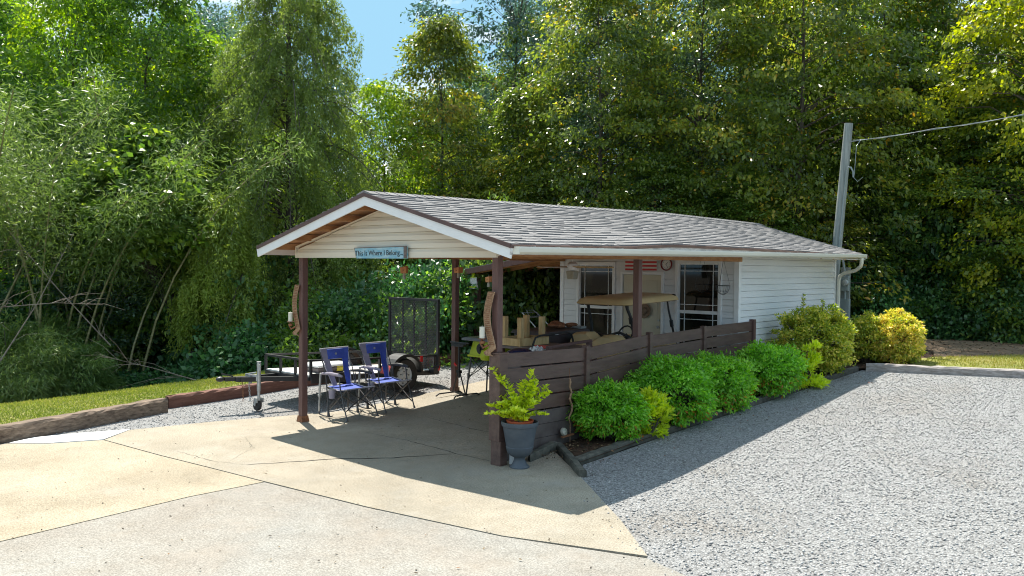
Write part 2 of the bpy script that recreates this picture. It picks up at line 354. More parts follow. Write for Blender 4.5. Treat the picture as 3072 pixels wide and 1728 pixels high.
crack([(-3.1,-2.05),(-2.3,-2.02),(-1.9,-1.85)],0.006)
crack([(-2.4,1.3),(-1.2,1.15),(-0.2,1.3)],0.010)
crack([(-3.2,-1.1),(-2.6,-1.35),(-2.2,-1.9)],0.004)

# ------------------------------------------------------------------ timbers and edging
M['tie']=mat('weathered_tie_wood',(0.075,0.05,0.035,1),(0.28,0.205,0.145,1),scale=5,rough=0.9,bump=1.0,bscale=14,stretch=(6,0.7,6))
M['tie_red']=mat('red_stained_timber',(0.115,0.045,0.03,1),(0.19,0.085,0.058,1),scale=4,rough=0.85,bump=0.7,bscale=16,stretch=(6,0.7,6))
M['tie_grey']=mat('bleached_timber',(0.22,0.19,0.17,1),(0.42,0.38,0.36,1),scale=5,rough=0.9,bump=0.9,bscale=14,stretch=(1,6,6))
M['edging']=mat('mossy_concrete_edging',(0.045,0.045,0.035,1),(0.13,0.12,0.095,1),scale=9,rough=0.9,bump=0.7,bscale=40)
def timber(name,label,cat,pts,wd,ht,m,off=-0.03,seed=1,side=1,group=None,jit=0.006):
    """squared log laid along pts (its lower face edge), body to the left of travel when side=1"""
    rnd=random.Random(seed); P=[]
    for a,b in zip(pts,pts[1:]):
        n=max(1,int(math.dist(a,b)/0.12))
        for i in range(n): t=i/n; P.append((a[0]+(b[0]-a[0])*t,a[1]+(b[1]-a[1])*t))
    P.append(pts[-1]); mb=MB(); k=0
    sec=[(0,0.02),(0.0,0.85),(0.12,1),(0.88,1),(1,0.88),(1,0)]
    for i,p in enumerate(P):
        q=P[min(i+1,len(P)-1)]; o=P[max(i-1,0)]; d=Vector((q[0]-o[0],q[1]-o[1])).normalized(); nn=Vector((-d.y,d.x))*side
        z=G(p[1])+off
        for (u,v) in sec: mb.v.append((p[0]+nn.x*(u*wd+rnd.gauss(0,jit)),p[1]+nn.y*(u*wd+rnd.gauss(0,jit)),z+v*ht+rnd.gauss(0,jit))); mb.a.append(.5)
    ns=len(sec)
    for i in range(len(P)-1):
        for j in range(ns):
            a0=i*ns+j; b0=i*ns+(j+1)%ns; mb.f.append((a0,b0,b0+ns,a0+ns))
    mb.f.append(tuple(range(ns))); mb.f.append(tuple((len(P)-1)*ns+j for j in range(ns)))
    o=mb.build(name,m); tag(o,label,cat,group); return o
timber('timber_edging','old cracked railroad tie, thick and grey brown, edging the lawn beside the white patch','timber',[(-6.4,-9),(-4.95,-4.2),(-5.04,-3.3),(-5.29,-2.24),(-5.7,-0.87)],0.22,0.225,M['tie'],seed=2)
timber('timber_edging','red brown timber running straight behind the trailer tongue, along the lawn','timber',[(-6.0,-0.71),(-6.12,0.43),(-6.12,1.77),(-6.0,2.1)],0.16,0.20,M['tie_red'],seed=3)
timber('timber_edging','red brown timber behind the trailer ramp, edging the dirt bank','timber',[(-6.0,2.12),(-5.6,4.9),(-5.4,6.0),(-5.2,9.0)],0.16,0.20,M['tie_red'],seed=4)
timber('timber_edging','pale bleached landscape timber between grey gravel and back lawn','timber',[(1.36,8.25),(3.67,8.87),(9,10.35),(20,13.4)],0.14,0.15,M['tie_grey'],seed=5)
timber('bed_edging','long curved mossy concrete edging strip between shrubs and gravel','edging',[(0.74,0.58),(0.76,1.6),(0.80,2.46),(0.96,4.66),(1.23,8.3)],0.1,0.085,M['edging'],seed=6,jit=0.004)
timber('bed_edging','short angled concrete edging from the fence foot to the gravel corner','edging',[(0.10,1.03),(0.42,0.78),(1.06,0.22)],0.09,0.10,M['edging'],seed=7,side=1,jit=0.003)
o=MB(); o.hexa([(0.2,0.42,-0.03),(0.29,0.35,-0.03),(0.18,1.0,0.0),(0.09,0.96,0.0),(0.2,0.42,0.09),(0.29,0.35,0.09),(0.18,1.0,0.125),(0.09,0.96,0.125)])
tag(o.build('edging_block',M['edging'],bevel=0.01),'low concrete kerb block behind the grey urn at the fence foot','edging')
# ------------------------------------------------------------------ building
M['shingle']=None
def shingle_mat():
    m,n,l,b=nodes('asphalt_shingles'); b.inputs['Roughness'].default_value=0.9; b.inputs['Specular IOR Level'].default_value=0.15
    a=n.new('ShaderNodeAttribute'); a.attribute_name='v'; r=n.new('ShaderNodeValToRGB'); e=r.color_ramp.elements
    e[0].position=0; e[0].color=(0.12,0.114,0.110,1); e[1].position=1; e[1].color=(0.29,0.282,0.278,1); q=e.new(0.35); q.color=(0.205,0.198,0.195,1)
    l.new(a.outputs['Fac'],r.inputs['Fac']); t=n.new('ShaderNodeTexCoord'); z=n.new('ShaderNodeTexNoise'); z.inputs['Scale'].default_value=140; z.inputs['Detail'].default_value=2
    l.new(t.outputs['Object'],z.inputs['Vector']); r2=n.new('ShaderNodeValToRGB'); r2.color_ramp.elements[0].position=.35; r2.color_ramp.elements[1].position=.65; r2.color_ramp.elements[0].color=(.65,.63,.62,1); r2.color_ramp.elements[1].color=(1.2,1.2,1.2,1)
    l.new(z.outputs['Fac'],r2.inputs['Fac']); mx=n.new('ShaderNodeMixRGB'); mx.blend_type='MULTIPLY'; mx.inputs['Fac'].default_value=.8
    l.new(r.outputs['Color'],mx.inputs['Color1']); l.new(r2.outputs['Color'],mx.inputs['Color2']); l.new(mx.outputs['Color'],b.inputs['Base Color']); return m
M['shingle']=shingle_mat()
M['trim']=mat('white_painted_trim',(0.74,0.735,0.73,1),(0.82,0.82,0.82,1),scale=2.5,rough=0.45)
M['siding_w']=mat('white_vinyl_siding',(0.68,0.68,0.67,1),(0.76,0.76,0.76,1),scale=1.6,rough=0.5,stretch=(0.4,0.4,3))
M['siding_c']=mat('cream_bounce_vinyl_siding',(0.68,0.62,0.51,1),(0.76,0.70,0.59,1),scale=1.5,rough=0.5,stretch=(0.5,0.5,4))  # cream tint: warm bounce from the sunlit tan concrete put into the colour
M['brown_metal']=mat('brown_drip_edge',(0.085,0.046,0.04,1),(0.12,0.066,0.058,1),scale=4,rough=0.5)
M['raw_wood']=mat('raw_pine',(0.30,0.13,0.05,1),(0.50,0.27,0.12,1),scale=5,rough=0.75,bump=0.3,stretch=(1,1,4))
M['post_brown']=mat('brown_painted_post',(0.105,0.05,0.042,1),(0.15,0.078,0.066,1),scale=7,rough=0.55,bump=0.3,bscale=30,stretch=(5,5,0.7))
M['fence_brown']=mat('dark_brown_fence_paint',(0.078,0.042,0.034,1),(0.135,0.080,0.064,1),scale=3,rough=0.5,bump=0.25,bscale=22,stretch=(5,0.8,5))
M['fence_low']=mat('weathered_brown_block_paint',(0.075,0.055,0.05,1),(0.125,0.10,0.09,1),scale=5,rough=0.75,bump=0.3,bscale=22)
M['gutter']=mat('cream_gutter',(0.66,0.64,0.55,1),(0.74,0.72,0.64,1),scale=1.4,rough=0.4,stretch=(1,0.4,1))
M['flash']=mat('weathered_flashing',(0.30,0.29,0.30,1),(0.70,0.68,0.66,1),scale=7,rough=0.6,stretch=(1,0.7,3))
M['door']=mat('cream_door_paint',(0.52,0.47,0.34,1),(0.60,0.55,0.42,1),scale=1.8,rough=0.45,stretch=(1,1,.5))
M['black']=mat('black_metal',(0.015,0.015,0.016,1),(0.03,0.03,0.032,1),scale=9,rough=0.45)
M['blackm']=mat('black_plastic',(0.012,0.012,0.013,1),(0.028,0.028,0.03,1),scale=9,rough=0.6)
M['steel']=mat('galvanised_steel',(0.34,0.35,0.35,1),(0.52,0.53,0.52,1),scale=14,rough=0.42,metal=0.6)
M['rust']=mat('rusted_metal',(0.13,0.05,0.02,1),(0.30,0.13,0.06,1),scale=24,rough=0.8,bump=0.4)
def glass():
    m,n,l,b=nodes('dark_window_glass'); b.inputs['Roughness'].default_value=0.04; b.inputs['Specular IOR Level'].default_value=0.5
    t=n.new('ShaderNodeTexCoord'); z=n.new('ShaderNodeTexNoise'); z.inputs['Scale'].default_value=2.6; z.inputs['Detail'].default_value=5; l.new(t.outputs['Object'],z.inputs['Vector'])
    r=n.new('ShaderNodeValToRGB'); e=r.color_ramp.elements; e[0].position=.45; e[0].color=(.006,.006,.005,1); e[1].position=.75; e[1].color=(.045,.042,.025,1); l.new(z.outputs['Fac'],r.inputs['Fac']); l.new(r.outputs['Color'],b.inputs['Base Color']); return m
M['glass']=glass()

house=thing('carport_house','white sided outbuilding with open gabled carport in front under one grey shingle roof','building',(0,0,0))
XR=-1.75
def interp(y,pts):
    if y<=pts[0][0]: return pts[0][1]
    for (a,b),(c,d) in zip(pts,pts[1:]):
        if y<=c: return b+(d-b)*(y-a)/(c-a)
    return pts[-1][1]
def sm(y,pts): return (interp(y-.35,pts)+interp(y,pts)*2+interp(y+.35,pts))/4
RID=[(-1,3.065),(-0.37,3.075),(3.2,3.13),(6.5,3.20),(11,3.185)]
EVR=[(-1,2.425),(-0.35,2.425),(0.3,2.435),(1.9,2.465),(2.75,2.515),(5.4,2.515),(10.6,2.49)]
EVL=[(-1,2.45),(11,2.47)]
Y0,Y1=-0.39,10.5
def roofp(side,u,y,h=0.0,ext=0.0):
    """point on a slope: u=0 ridge .. 1 eave (right x=.62, left x=-4.1); ext lengthens the left slope"""
    zr=sm(y,RID); ze=sm(y,EVR) if side>0 else sm(y,EVL); X=0.62 if side>0 else -4.1
    x=XR+(X-XR)*u; z=zr+(ze-zr)*u
    return (x+0.26*h*side,y,z+0.965*h)
def slab(mb,side,u0,u1,y0,y1,h0,h1,a=.5,ny=12):
    for i in range(ny):
        a0=y0+(y1-y0)*i/ny; a1=y0+(y1-y0)*(i+1)/ny
        p=[roofp(side,u0,a0,h0),roofp(side,u1,a0,h0),roofp(side,u1,a1,h0),roofp(side,u0,a1,h0),roofp(side,u0,a0,h1),roofp(side,u1,a0,h1),roofp(side,u1,a1,h1),roofp(side,u0,a1,h1)]
        mb.hexa(p,a)
deck=MB(); slab(deck,1,0.0,0.995,Y0+.03,Y1,-0.035,-0.012); slab(deck,-1,0.0,0.995,Y0+.03,Y1,-0.035,-0.012)
deck.hexa([(-5.85,5.6,2.115),(-3.72,5.6,2.43),(-3.72,10.2,2.43),(-5.85,10.2,2.115),(-5.85,5.6,2.135),(-3.72,5.6,2.45),(-3.72,10.2,2.45),(-5.85,10.2,2.135)])
roof=deck.build('roof',M['raw_wood'],house)
rnd=random.Random(11); sh=MB()
def courses(side,y0,y1,u_a,u_b):
    exp=0.122/2.44; u=u_b; k=0
    while u>u_a-1e-6:
        y=y0-rnd.uniform(0,.3)
        while y<y1:
            wdt=rnd.choice((.13,.16,.19,.22,.26)); a0=max(y,y0)+0.002; a1=min(y+wdt,y1)-0.002
            if a1-a0>0.03:
                thick=rnd.random()<0.55; hh=0.016 if thick else 0.010; hh+=rnd.uniform(-.001,.003); lo=min(u+rnd.uniform(-.002,.004),u_b+.004)+0.002
                up=max(u-exp*1.08,0); v=min(1,max(0,rnd.gauss(.62,.06)))-(0 if thick else .03)
                p=[roofp(side,up,a0,-.006),roofp(side,lo,a0,-.004),roofp(side,lo,a1,-.004),roofp(side,up,a1,-.006),roofp(side,up,a0,.001),roofp(side,lo,a0,hh),roofp(side,lo,a1,hh),roofp(side,up,a1,.001)]
                sh.hexa(p,v)
            y+=wdt
        u-=exp
courses(1,Y0,Y1,0.02,1.0); courses(-1,Y0,Y1,0.02,1.0); 
k=0
while k<15:
    xa=-5.87+k*.143; za=2.142+k*.0212; y=5.58
    while y<10.2:
        wdt=rnd.choice((.16,.2,.26)); a1=min(y+wdt,10.2)-.002
        sh.hexa([(xa,y,za),(xa+.15,y,za+.018),(xa+.15,a1,za+.018),(xa,a1,za),(xa,y,za+.014),(xa+.15,y,za+.026),(xa+.15,a1,za+.026),(xa,a1,za+.014)],min(1,max(0,rnd.gauss(.6,.12)))); y+=wdt
    k+=1
y=Y0
while y<Y1:      # ridge caps
    for s_ in (1,-1):
        sh.hexa([roofp(s_,0,y,.004),roofp(s_,.055,y,.004),roofp(s_,.055,y+.19,.004),roofp(s_,0,y+.19,.004),roofp(s_,0,y,.03),roofp(s_,.055,y,.022),roofp(s_,.055,y+.19,.014),roofp(s_,0,y+.19,.022)],rnd.uniform(.3,.8))
    y+=.155
sh.build('shingles',M['shingle'],roof,attr=True)
# rafters
rf=MB()
for i in range(18):
    y=-0.33+i*0.61
    if y>10.3: break
    for s_ in (1,-1):
        a=roofp(s_,0.01,y,-0.036); b=roofp(s_,.985,y,-0.036); rf.bar((a[0],a[1],a[2]-.045),(b[0],b[1],b[2]-.045),.038,.088)
for i in range(8):
    y=5.72+i*0.6; rf.bar((-3.72,y,2.385),(-5.82,y,2.072),.038,.088)
for k in range(5):     # lookouts carrying the left and right rake
    for s_ in (1,-1):
        u=.12+k*.19; a=roofp(s_,u,-0.30,-.082); rf.box(a[0]-.019,-0.31,a[2]-.04,a[0]+.019,0.28,a[2]+.038)
rf.build('rafters',M['raw_wood'],house)
bmz=MB(); bmz.box(0.004,0.03,2.315,0.092,6.0,2.44); bmz.box(-3.66,0.03,2.315,-3.57,6.0,2.44); bmz.box(-3.57,0.035,2.315,0.004,0.075,2.44); bmz.box(-3.57,2.93,2.315,0.004,2.97,2.43)
bmz.build('beam',M['raw_wood'],house,bevel=.003)
# rake boards and drip edge
def rake(yf,th,h0,h1,m,name,u1=1.0,side=None):
    mb=MB()
    for s_ in ((1,-1) if side is None else (side,)):
        p=[]
        for yy in (yf,yf+th):
            p.append((roofp(s_,0,yy,h0),roofp(s_,u1,yy,h0),roofp(s_,u1,yy,h1),roofp(s_,0,yy,h1)))
        (a,b,c,d),(e,f,g_,h)=p
        fix=lambda q,zz: (XR,q[1],zz)
        zr=sm(yf,RID); a=fix(a,zr+h0*1.035); e=fix(e,zr+h0*1.035); d=fix(d,zr+h1*1.035); h=fix(h,zr+h1*1.035)
        mb.hexa([a,b,f,e,d,c,g_,h])
    return mb.build(name,m,house)
rake(Y0+.012,.02,-.145,-.036,M['trim'],'rake_board',u1=1.01)
rake(Y0-.004,.03,-.040,.004,M['brown_metal'],'drip_edge',u1=1.0)
mb=MB()
for i in range(24):
    a0=Y0+(Y1-Y0)*i/24; a1=Y0+(Y1-Y0)*(i+1)/24
    mb.hexa([roofp(1,.998,a0,-.034),roofp(1,1.012,a0,-.034),roofp(1,1.012,a1,-.034),roofp(1,.998,a1,-.034),roofp(1,.998,a0,.0),roofp(1,1.012,a0,.0),roofp(1,1.012,a1,.0),roofp(1,.998,a1,.0)])
mb.build('drip_edge',M['brown_metal'],house)
zg=lambda y: 2.325+(y+.33)*0.0100
fb=MB()
for i in range(20):
    a0=Y0+.01+(Y1-Y0-.02)*i/20; a1=Y0+.01+(Y1-Y0-.02)*(i+1)/20
    e0=roofp(1,1,a0,-.036)[2]; e1=roofp(1,1,a1,-.036)[2]
    fb.hexa([(.600,a0,zg(a0)-.005),(.622,a0,zg(a0)-.005),(.622,a1,zg(a1)-.005),(.600,a1,zg(a1)-.005),(.600,a0,e0),(.622,a0,e0),(.622,a1,e1),(.600,a1,e1)])
fb.build('fascia',M['flash'],house)
fl=MB(); fl.box(-4.11,Y0+.02,2.335,-4.09,5.7,2.43); fl.build('fascia',M['trim'],house)
fl=MB(); fl.hexa([(-5.88,5.575,2.03),(-3.72,5.575,2.35),(-3.72,5.60,2.35),(-5.88,5.60,2.03),(-5.88,5.575,2.14),(-3.72,5.575,2.46),(-3.72,5.60,2.46),(-5.88,5.60,2.14)]); fl.box(-5.88,5.60,2.03,-5.855,10.2,2.135)
fl.build('fascia',M['post_brown'],house)
# gutter: K profile along the right eave
gp=[(.625,0),(.665,0),(.70,.022),(.712,.06),(.712,.078),(.704,.078),(.704,.062),(.692,.028),(.664,.008),(.633,.008),(.633,.078),(.625,.078)]
gm=MB(); nseg=2
for y in (-0.36,10.2):
    for x,z in gp: gm.v.append((x,y,zg(y)+z)); gm.a.append(.5)
n_=len(gp)
for j in range(n_): gm.f.append((j,(j+1)%n_,n_+(j+1)%n_,n_+j))
gm.f.append(tuple(range(n_))); gm.f.append(tuple(range(n_,2*n_)))
gm.box(.626,-0.362,zg(-.36)+.001,.711,-.355,zg(-.36)+.079); gm.box(.626,10.195,zg(10.2)+.001,.711,10.202,zg(10.2)+.079)
gut=gm.build('gutter',M['gutter'],house)
br=MB(); br.box(.622,0,.066,.706,.012,.083); b0=br.build('gutter_bracket',M['steel'],gut)
for i in range(26):
    y=-.1+i*.41; q=b0 if i==0 else b0.copy()
    if i: COL.objects.link(q)
    q.location=(0,y,zg(y))
dsp=MB(); P_=[(.665,10.03,2.44),(.665,10.03,2.34),(.64,10.06,2.27),(.5,10.2,2.19),(.2,10.40,2.13),(.10,10.46,2.07),(.07,10.47,1.98),(.07,10.47,.52)]
dsp.tube(P_,.036,10); dsp.build('downspout',M['gutter'],house,smooth=True)

# siding: overlapping courses with real butt edges, cut around openings
def lap(mb,org,ux,nx_,z0,z1,exp,span,top=None,out=.017,dutch=False,gap=.008):
    """org (x,y) wall origin, ux along unit vector, nx_ outward; span(zmid)->[(a,b)..]; top(z)->(amin,amax) limit for gables"""
    z=z0
    while z<z1-1e-4:
        zt=min(z+exp,z1)
        zf=zt; zt=zt-gap
        for (a,b) in span((z+zt)/2):
            al,bl,at_,bt=a,b,a,b
            if top: (m0,m1)=top(z); (n0,n1)=top(zt); al,bl=max(a,m0),min(b,m1); at_,bt=max(a,n0),min(b,n1)
            if bl-al<0.02 : continue
            if bt<at_: at_=bt=(at_+bt)/2
            def Q(s,d,zz): return (org[0]+ux[0]*s+nx_[0]*d,org[1]+ux[1]*s+nx_[1]*d,zz)
            if dutch:
                zm=z+(zt-z)*.58; am=al+(at_-al)*.58; bm_=bl+(bt-bl)*.58
                mb.add([Q(al,0,z),Q(bl,0,z),Q(bl,out,z),Q(al,out,z),Q(am,out,zm),Q(bm_,out,zm),Q(at_,0,zt),Q(bt,0,zt)],[(3,2,5,4),(4,5,7,6)])
            else: mb.add([Q(al,0,z),Q(bl,0,z),Q(bl,out,z),Q(al,out,z),Q(at_,out*.15,zt),Q(bt,out*.15,zt)],[(3,2,5,4)])
            mb.add([Q(al,out,z),Q(al,-.011,z),Q(at_,-.011,zt),Q(at_,out*.15,zt)],[(0,1,2,3)])
            mb.add([Q(al,out,z),Q(bl,out,z),Q(bl,-.011,z),Q(al,-.011,z)],[(0,1,2,3)]); mb.add([Q(at_,out*.15,zt),Q(bt,out*.15,zt),Q(bt,-.011,zt),Q(at_,-.011,zt)],[(0,1,2,3)])
        z=zf
def cut(ops,x0,x1):
    def f(z):
        cur=[(x0,x1)]
        for (a,b,c,d) in ops:
            if c<z<d:
                nw=[]
                for (p,q) in cur:
                    if b<=p or a>=q: nw.append((p,q)); continue
                    if a>p: nw.append((p,a))
                    if b<q: nw.append((b,q))
                cur=nw
        return cur
    return f
W1=(-3.31,-2.43,0.78,2.31); DR=(-2.31,-1.40,0.30,2.13); W2=(-1.17,-0.29,0.78,2.34)
core=MB(); WZ=2.46
for (a,b) in ((-3.686,W1[0]),(W1[1],DR[0]),(DR[1],W2[0]),(W2[1],-0.014)): core.box(a,6.066,.2,b,6.14,WZ)
for (a,b,c,d) in (W1,W2): core.box(a,6.066,.2,b,6.14,c); core.box(a,6.066,d,b,6.14,WZ)
core.box(DR[0],6.066,DR[3],DR[1],6.14,WZ)
core.box(-.09,6.14,.2,-.014,10.46,WZ); core.box(-3.686,6.14,.2,-3.61,10.46,WZ); core.box(-3.61,10.37,.2,-.09,10.46,WZ)
core.prism([(-3.68,2.46),(-.02,2.46),(-1.75,3.1)],'y',6.066,6.13); core.prism([(-3.68,2.46),(-.02,2.46),(-1.75,3.1)],'y',10.37,10.46)
wall=core.build('wall',M['siding_w'],house)
sd=MB()
lap(sd,(0,6.05),(1,0),(0,-1),.22,2.45,.105,cut([W1,DR,W2],-3.63,-.06))
lap(sd,(0,6.05),(1,0),(0,-1),2.45,3.02,.105,lambda z:[(-3.65,-.05)],top=lambda z:(-1.75-(3.07-z)/.33,-1.75+(3.07-z)/.33))
lap(sd,(0,6.05),(0,1),(1,0),.20,2.45,.1085,lambda z:[(.06,4.34)])
lap(sd,(-3.7,6.05),(0,1),(-1,0),.22,2.45,.105,lambda z:[(.05,4.4)])
sd.build('siding',M['siding_w'],wall)
tr=MB()
tr.box(-3.715,6.025,.2,-3.63,6.05,2.45); tr.box(-3.718,6.05,.2,-3.70,6.12,2.45); tr.build('corner_trim',M['trim'],wall); tr=MB()
tr.box(-.062,6.025,.2,.0215,6.05,2.46); tr.box(0.0,6.05,.2,.0215,6.115,2.45); tr.build('corner_trim',M['trim'],wall); tr=MB(); tr.box(0.0,10.385,.2,.0215,10.46,2.45); tr.build('corner_trim',M['trim'],wall); tr=MB()
tr.box(0.0,6.115,2.425,.018,10.385,2.46)
tr.build('frieze_trim',M['trim'],wall)
sf=MB(); sf.box(.022,6.05,2.40,.60,10.45,2.412); sf.build('soffit',M['trim'],house)
# windows
def window(x0,x1,z0,z1,zs):
    f=MB(); w_=.055; y0,y1=6.012,6.10
    f.box(x0,y0,z0,x0+w_,y1,z1); f.box(x1-w_,y0,z0,x1,y1,z1); f.box(x0+w_,y0,z1-w_,x1-w_,y1,z1); f.box(x0-.02,y0-.015,z0-.04,x1+.02,y1,z0)
    fr=f.build('window',M['trim'],house,bevel=.003)
    s=MB(); a,b=x0+w_,x1-w_; yy,yd=6.04,6.07
    s.box(a,yy,zs,b,yd,zs+.055); s.box(a,yy,z0,a+.022,yd,zs); s.box(b-.022,yy,z0,b,yd,zs); s.box(a,yy,z0,b,yd,z0+.04)
    s.box(a,yy,zs+.055,a+.02,yd,z1-w_); s.box(b-.02,yy,zs+.055,b,yd,z1-w_); s.box(a+.02,yy,z1-w_-.02,b-.02,yd,z1-w_)
    s.build('sash',M['trim'],fr)
    g_=MB(); yy,yd=6.052,6.066; t=.010
    for x in (a+.115,b-.115): g_.box(x-t/2,yy,z0+.04,x+t/2,yd,zs); g_.box(x-t/2,yy,zs+.055,x+t/2,yd,z1-w_-.02)
    for z in (z1-w_-.13,zs+.155,zs-.10): g_.box(a+.02,yy-.002,z-t/2,b-.02,yd-.002,z+t/2)
    g_.build('muntin',M['trim'],fr)
    p=MB(); p.box(a,6.069,z0,b,6.078,z1-w_); p.build('pane',M['glass'],fr)
window(*W1,1.43); window(*W2,1.42)
f=MB(); x0,x1,z0,z1=DR
f.box(x0,6.012,z0,x0+.05,6.10,z1); f.box(x1-.05,6.012,z0,x1,6.10,z1); f.box(x0+.05,6.012,z1-.05,x1-.05,6.10,z1); f.box(x0,5.98,.24,x1,6.10,z0)
f.build('door_frame',M['trim'],house,bevel=.003)
d=MB(); d.box(x0+.055,6.04,z0,x1-.055,6.075,z1-.055)
for (za,zb) in ((.42,1.02),(1.16,1.98)):
    for (xa,xb) in ((x0+.13,x0+.43),(x0+.49,x1-.13)):
        d.box(xa,6.034,za,xb,6.0402,zb)
door=d.build('door',M['door'],house,bevel=.004)
h=MB(); h.ball((x1-.10,6.0,1.15),.026); h.tube([(x1-.10,6.04,1.15),(x1-.10,6.0,1.15)],.01); h.build('handle',M['steel'],door,smooth=True); h=MB(); h.tube([(x1-.10,6.04,1.27),(x1-.10,6.022,1.27)],.02); h.build('deadbolt',M['steel'],door,smooth=True)
# posts
def post(cx,cy,z0,z1,s=.09,m='post_brown',parent=house,name='post'):
    p=MB(); p.box(cx-s/2,cy-s/2,z0,cx+s/2,cy+s/2,z1); return p.build(name,M[m],parent,bevel=.004)
p1=post(-3.615,.048,0,2.313); b=MB(); b.hexa([(-3.68,-.018,0),(-3.55,-.018,0),(-3.55,.112,0),(-3.68,.112,0),(-3.667,-.004,.085),(-3.563,-.004,.085),(-3.563,.099,.085),(-3.667,.099,.085)]); b.build('post_base',M['rust'],p1)
p3=post(-3.515,2.95,G(2.95),2.313); b=MB(); b.box(-3.572,2.893,G(2.95)-.01,-3.458,3.007,G(2.95)+.06); b.build('post_base',M['post_brown'],p3)
post(.048,.048,1.0,2.313,s=.088); post(.0,2.98,G(3),2.313,s=.092)
b=MB(); b.box(-.003,-.022,.27,.155,.112,1.235); b.box(.02,-.012,0,.165,.102,.27); b.box(.0,-.03,1.232,.17,.115,1.25); b.build('post',M['fence_brown'],house,bevel=.004)
post(-5.72,5.80,G(5.8),2.02,s=.10); post(-5.72,9.9,G(9.9),2.02,s=.10)
# gable wall of the carport
gs=MB()
def gtop(z):
    zt_l=3.045-.19; zt=3.075-.165
    return (XR-(zt-z)/.262-.0, XR+(zt-z)/.272)
lap(gs,(0,0.0),(1,0),(0,-1),2.312,2.905,.0985,lambda z:[(-3.69,.07)],top=gtop,out=.020,dutch=True,gap=.004)
gs.prism([(-3.69,2.312),(.07,2.312),(.07,2.40),(XR,2.90),(-3.69,2.40)],'y',.013,.04)
gw=gs.build('gable_siding',M['siding_c'],house)
t=MB(); t.box(-3.71,-.022,2.296,.09,.03,2.312); t.box(-3.71,-.022,2.312,-3.688,.03,2.44); t.box(.068,-.022,2.312,.09,.03,2.43)
def strip(x0,z0,x1,z1): t.hexa([(x0,-.02,z0-.022),(x1,-.02,z1-.022),(x1,.03,z1-.022),(x0,.03,z0-.022),(x0,-.02,z0),(x1,-.02,z1),(x1,.03,z1),(x0,.03,z0)])
strip(-3.71,2.455,XR,2.93); t.build('gable_trim',M['siding_c'],house)

# ------------------------------------------------------------------ fence
fn=thing('privacy_fence','dark brown horizontal board fence closing the right side of the carport','fence',(0,0,0))
fp=[(0.17,None),(1.72,1.215),(3.22,1.30),(4.78,1.315),(6.50,1.345)]
TOP=[(0.165,1.225,1.70,1.185),(1.76,1.18,3.2,1.27),(3.24,1.25,4.76,1.285),(4.80,1.295,6.47,1.315)]
for (y,z) in fp[1:]:
    p=MB(); s=.08 if y<6 else .085; p.box(.012,y-s/2,G(y)-.02,.012+s,y+s/2,z)
    p.build('fence_post',M['fence_brown'] if y<6 else M['post_brown'],fn,bevel=.004)
rnd=random.Random(4)
for (ya,za,yb,zb) in TOP:
    k=0; zA=za; zB=zb
    while True:
        w_=.158; ga=.019
        lowA=zA-w_; lowB=zB-w_
        if lowB<G(yb)-.25 : break
        e=rnd.uniform(-.003,.003); bmb=MB(); xo=.055 if k<5 else .05
        bmb.hexa([(xo-.02,ya,lowA+e),(xo+.005,ya,lowA+e),(xo+.005,yb,lowB-e),(xo-.02,yb,lowB-e),(xo-.02,ya,zA+e),(xo+.005,ya,zA+e),(xo+.005,yb,zB-e),(xo-.02,yb,zB-e)])
        bmb.build('board',M['fence_brown'] if k<4 else M['fence_low'],fn,bevel=.002)
        if k>=4: ga=.004
        zA=lowA-ga; zB=lowB-ga; k+=1
        if k>7: break
    
cp=MB(); cp.box(.02,.165,1.236,.1,1.0,1.24); 
# ------------------------------------------------------------------ vegetation
def ga(*c): return tuple(c)+(1,)
LM={}
LM['olive']=leaf_mat('olive_turning_leaves',[(0,ga(.06,.095,.018)),(.5,ga(.145,.19,.030)),(.86,ga(.32,.34,.055)),(1,ga(.46,.26,.04))],trans=.48,rough=.28,hue=.008)
LM['green']=leaf_mat('mid_green_leaves',[(0,ga(.05,.095,.02)),(.55,ga(.11,.185,.028)),(.92,ga(.23,.32,.05)),(1,ga(.42,.25,.04))],trans=.48,rough=.3,hue=.015)
LM['blue']=leaf_mat('bluish_oak_leaves',[(0,ga(0.027,0.061,0.038)),(.6,ga(0.065,0.125,0.072)),(1,ga(0.142,0.218,0.114))],trans=.35,rough=.28)
LM['gold']=leaf_mat('golden_leaves',[(0,ga(.13,.17,.018)),(.5,ga(.29,.33,.03)),(1,ga(.52,.46,.05))],trans=.5,rough=.35,hue=.006)
LM['lime']=leaf_mat('lime_leaves',[(0,ga(0.080,0.160,0.019)),(.5,ga(0.176,0.304,0.029)),(1,ga(0.352,0.448,0.048))],trans=.5,rough=.32,hue=.015)
LM['bright']=leaf_mat('bright_green_leaves',[(0,ga(.05,.105,.02)),(.5,ga(.115,.20,.03)),(1,ga(.26,.34,.05))],trans=.48,rough=.3,hue=.012)
LM['cedar']=leaf_mat('cedar_sprays',[(0,ga(.075,.12,.025)),(.6,ga(.15,.22,.04)),(1,ga(.26,.33,.07))],trans=.4,rough=.5,hue=.01)
LM['cedar2']=leaf_mat('painted_sun_cedar_sprays',[(0,ga(.13,.19,.025)),(.6,ga(.25,.33,.05)),(1,ga(.38,.44,.09))],trans=.4,rough=.6)  # brighter than the other cedar: sunlight on the sprays painted into the colour
LM['bamboo']=leaf_mat('bamboo_leaves',[(0,ga(.07,.12,.03)),(.6,ga(.14,.215,.05)),(1,ga(.27,.34,.09))],trans=.38,rough=.4,hue=.01)
LM['under']=leaf_mat('understorey_leaves',[(0,ga(0.024,0.068,0.024)),(.6,ga(0.060,0.144,0.044)),(.97,ga(0.140,0.260,0.060)),(1,ga(0.560,0.320,0.060))],trans=.3,rough=.36)
